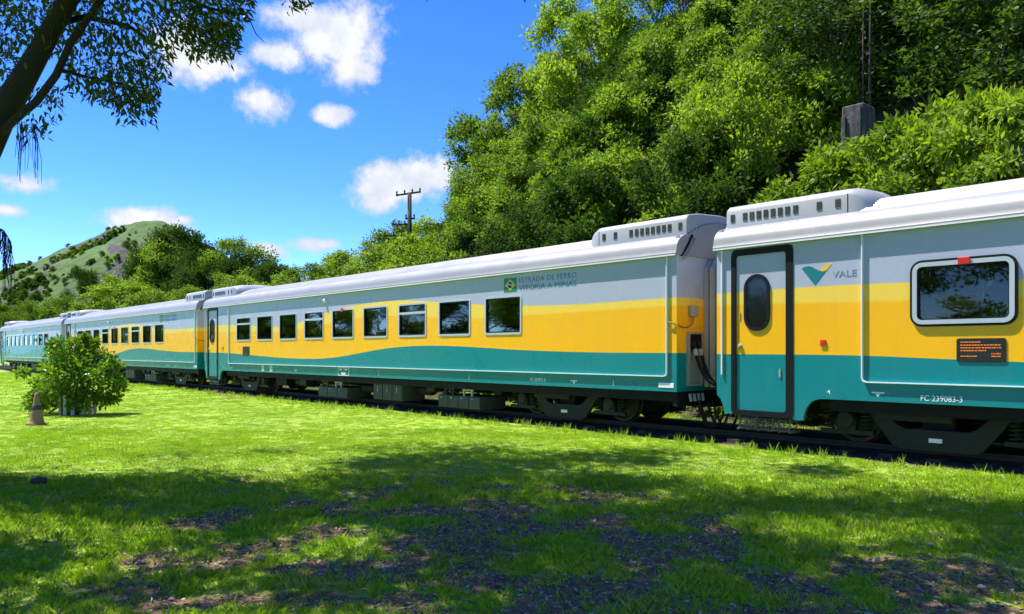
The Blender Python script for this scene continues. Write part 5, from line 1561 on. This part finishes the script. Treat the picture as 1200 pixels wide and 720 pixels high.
# ---------------------------------------------------------------- dead branch and stones on the grass
lx, ly = ground_at(47, 568)
lg = empty('fallen_branch', (lx, ly, 0)); tag(lg, 'short dark dead branch lying in the shaded grass at the left', 'branch')
link('wood', MB().tube([(-0.16, -0.05, 0.03), (-0.05, 0.0, 0.05), (0.06, 0.03, 0.055), (0.15, 0.02, 0.09)], [0.035, 0.045, 0.04, 0.025], 9).mesh('wood', 'log', True), lg)
link('stub', MB().tube([(0.04, 0.03, 0.05), (0.09, -0.05, 0.10)], [0.025, 0.014], 7).mesh('stub', 'log', True), lg)
for i, (u0, v0, rr, lab) in enumerate([(345, 590, 0.055, 'pale stone in the shaded grass left of centre'), (420, 650, 0.035, 'small pale stone on the bare soil'), (306, 655, 0.06, 'flat pale stone near the bare patch at lower left'), (222, 671, 0.05, 'grey stone low at the left in the grass'), (840, 655, 0.05, 'grey stone on the bare soil at lower right'), (1150, 690, 0.045, 'pale stone near the lower right corner'), (1090, 640, 0.04, 'small grey stone on littered ground at the right')]):
    bm = bmesh.new(); bmesh.ops.create_icosphere(bm, subdivisions=2, radius=rr * 0.65)
    for vv_ in bm.verts:
        vv_.co *= 1 + rg.uniform(-0.18, 0.18); vv_.co.z *= 0.55
    meb = bpy.data.meshes.new('stone'); bm.to_mesh(meb); bm.free(); meb.materials.append(MAT['stone'])
    gx_, gy_ = ground_at(u0, v0)
    tag(link('stone', meb, None, (gx_, gy_, 0.01)), lab, 'stone', 'stones on the ground')

# ---------------------------------------------------------------- grass
def tuft(seed, n, rad, h, wdt, lean):
    rng = np.random.default_rng(seed)
    b = rng.normal(0, rad * 0.5, (n, 2)); a = rng.uniform(0, 6.28, n)
    hh = h * rng.uniform(0.5, 1.2, n); ln = lean * rng.uniform(0.3, 1.3, n) * hh
    out = np.stack([np.cos(a), np.sin(a)], -1)
    side = np.stack([-np.sin(a), np.cos(a)], -1)
    ww = wdt * rng.uniform(0.7, 1.2, n)
    V = np.zeros((n, 4, 3))
    z0 = -0.012
    V[:, 0, :2] = b - side * ww[:, None] / 2; V[:, 0, 2] = z0
    V[:, 1, :2] = b + side * ww[:, None] / 2; V[:, 1, 2] = z0
    V[:, 2, :2] = b + out * ln[:, None] + side * ww[:, None] * 0.18; V[:, 2, 2] = hh
    V[:, 3, :2] = b + out * ln[:, None] * 0.45 - side * ww[:, None] * 0.42; V[:, 3, 2] = hh * 0.62
    return quads_mesh('tuft', V.reshape(-1, 3), 'grass')
rng = np.random.default_rng(15)
def band(f0, f1, dens, smin, smax, pick_lo, pick_hi, bare_pow=1.0, ymax=11.95, margin=380):
    # lawn between two distances from the viewer; wider than the view by some metres
    r0 = (0 - margin - 600) / F_PX; r1 = (1200 + margin - 600) / F_PX
    area = (r1 - r0) * (f1 * f1 - f0 * f0) / 2
    n = int(area * dens)
    f = np.sqrt(rng.random(n) * (f1 * f1 - f0 * f0) + f0 * f0); r = f * (r0 + rng.random(n) * (r1 - r0))
    x = YAW_S * r - YAW_C * f; y = YAW_C * r + YAW_S * f
    br = bare_f(x, y)
    k = (y < ymax + (fbm(x * 1.2, y * 0, 91, 3) - 0.5) * 0.5) & (rng.random(n) > br ** bare_pow * 0.60)
    x, y, br = x[k], y[k], br[k]
    z = lawn_z(x, y) - 0.02
    n = len(x)
    tall = fbm(x * 1.6, y * 1.6, 95, 3)
    s = rng.uniform(smin, smax, n) * (0.65 + 0.75 * tall) * (1 - 0.35 * br)
    return np.stack([x, y, z], -1), s, rng.integers(pick_lo, pick_hi, n)
near_t = [src('tuft_a', tuft(1, 15, 0.05, 0.034, 0.0036, 0.9)), src('tuft_b', tuft(2, 15, 0.05, 0.028, 0.0036, 1.2)), src('tuft_c', tuft(3, 12, 0.04, 0.055, 0.004, 0.7)),
          src('tuft_d', tuft(4, 22, 0.11, 0.026, 0.0055, 1.0)), src('tuft_e', tuft(5, 22, 0.11, 0.022, 0.0055, 1.2)), src('tuft_f', tuft(6, 22, 0.20, 0.035, 0.012, 1.0)), src('tuft_g', tuft(7, 10, 0.05, 0.17, 0.007, 0.5))]
bands = [band(1.2, 3.6, 200, 0.7, 1.2, 0, 3), band(3.6, 6.5, 400, 0.6, 1.2, 0, 3), band(6.5, 10, 300, 0.7, 1.3, 0, 3), band(10, 16, 150, 0.7, 1.1, 3, 5), band(16, 27, 60, 0.7, 1.1, 3, 5), band(27, 60, 9, 0.9, 1.4, 5, 6, 1.0, 11.7)]
# taller fringe along the track edge and behind the train
n = 520
x = rng.uniform(-40, 2, n); y = 11.25 + rng.normal(0, 0.22, n)
bands.append((np.stack([x, y, lawn_z(x, y) - 0.02], -1), rng.uniform(0.4, 1.1, n), np.full(n, 6)))
n = 4200
x = rng.uniform(-60, 6, n); y = rng.uniform(14.2, 17.2, n)
bands.append((np.stack([x, y, np.maximum(lawn_z(x, y), hill_h(x, y)) - 0.02], -1), rng.uniform(0.8, 2.0, n), np.full(n, 5)))
P = np.concatenate([b[0] for b in bands]); S = np.concatenate([b[1] for b in bands]).astype(np.float32); K = np.concatenate([b[2] for b in bands]).astype(np.int32)
print('grass tufts', len(P))
o = scatter('grass', P, S, rng.uniform(0, 6.28, len(P)), near_t, pick=K)
tag(o, 'short green lawn grass growing up to the train', 'grass', None, 'stuff')
# fallen leaves on the bare soil
n = 80000
f = np.sqrt(rng.random(n) * (12 ** 2 - 3.8 ** 2) + 3.8 ** 2); r = f * rng.uniform(-0.72, 0.72, n)
x = YAW_S * r - YAW_C * f; y = YAW_C * r + YAW_S * f
k = rng.random(n) < bare_f(x, y) * 0.9 + 0.10
x, y = x[k], y[k]
P = np.stack([x, y, lawn_z(x, y) - 0.012 + rng.uniform(0, 0.008, len(x))], -1)
m, nt, out = new_mat('fallen_leaf')
at = nt.n('ShaderNodeAttribute', {'attribute_name': 'tint'})
cr = nt.n('ShaderNodeValToRGB', None, _0=at.outputs['Fac'])
e = cr.color_ramp.elements
e[0].position = 0.0; e[0].color = (0.06, 0.042, 0.028, 1); e[1].position = 1.0; e[1].color = (0.50, 0.43, 0.33, 1)
for pp, cc in ((0.35, (0.15, 0.10, 0.06, 1)), (0.6, (0.25, 0.18, 0.115, 1)), (0.82, (0.36, 0.29, 0.21, 1))):
    q = e.new(pp); q.color = cc
principled(nt, out, Base__Color=cr.outputs[0], Roughness=0.8)
MAT['litter'] = m
Nn = rng.normal(0, 1, (len(P), 3)); Nn[:, 2] *= 0.15
V = leaves(P, Nn * 3, 0.045, 0.020, rng, 0.0)
V = V.reshape(-1, 4, 3); V[:, :, 2] = np.maximum(V[:, :, 2], P[:, None, 2] - 0.004); V = V.reshape(-1, 3)
tag(link('leaf_litter', quads_mesh('leaf_litter', V, 'litter', rng.random(len(P)))), 'dry fallen leaves scattered over the shaded bare soil', 'leaf litter', None, 'stuff')
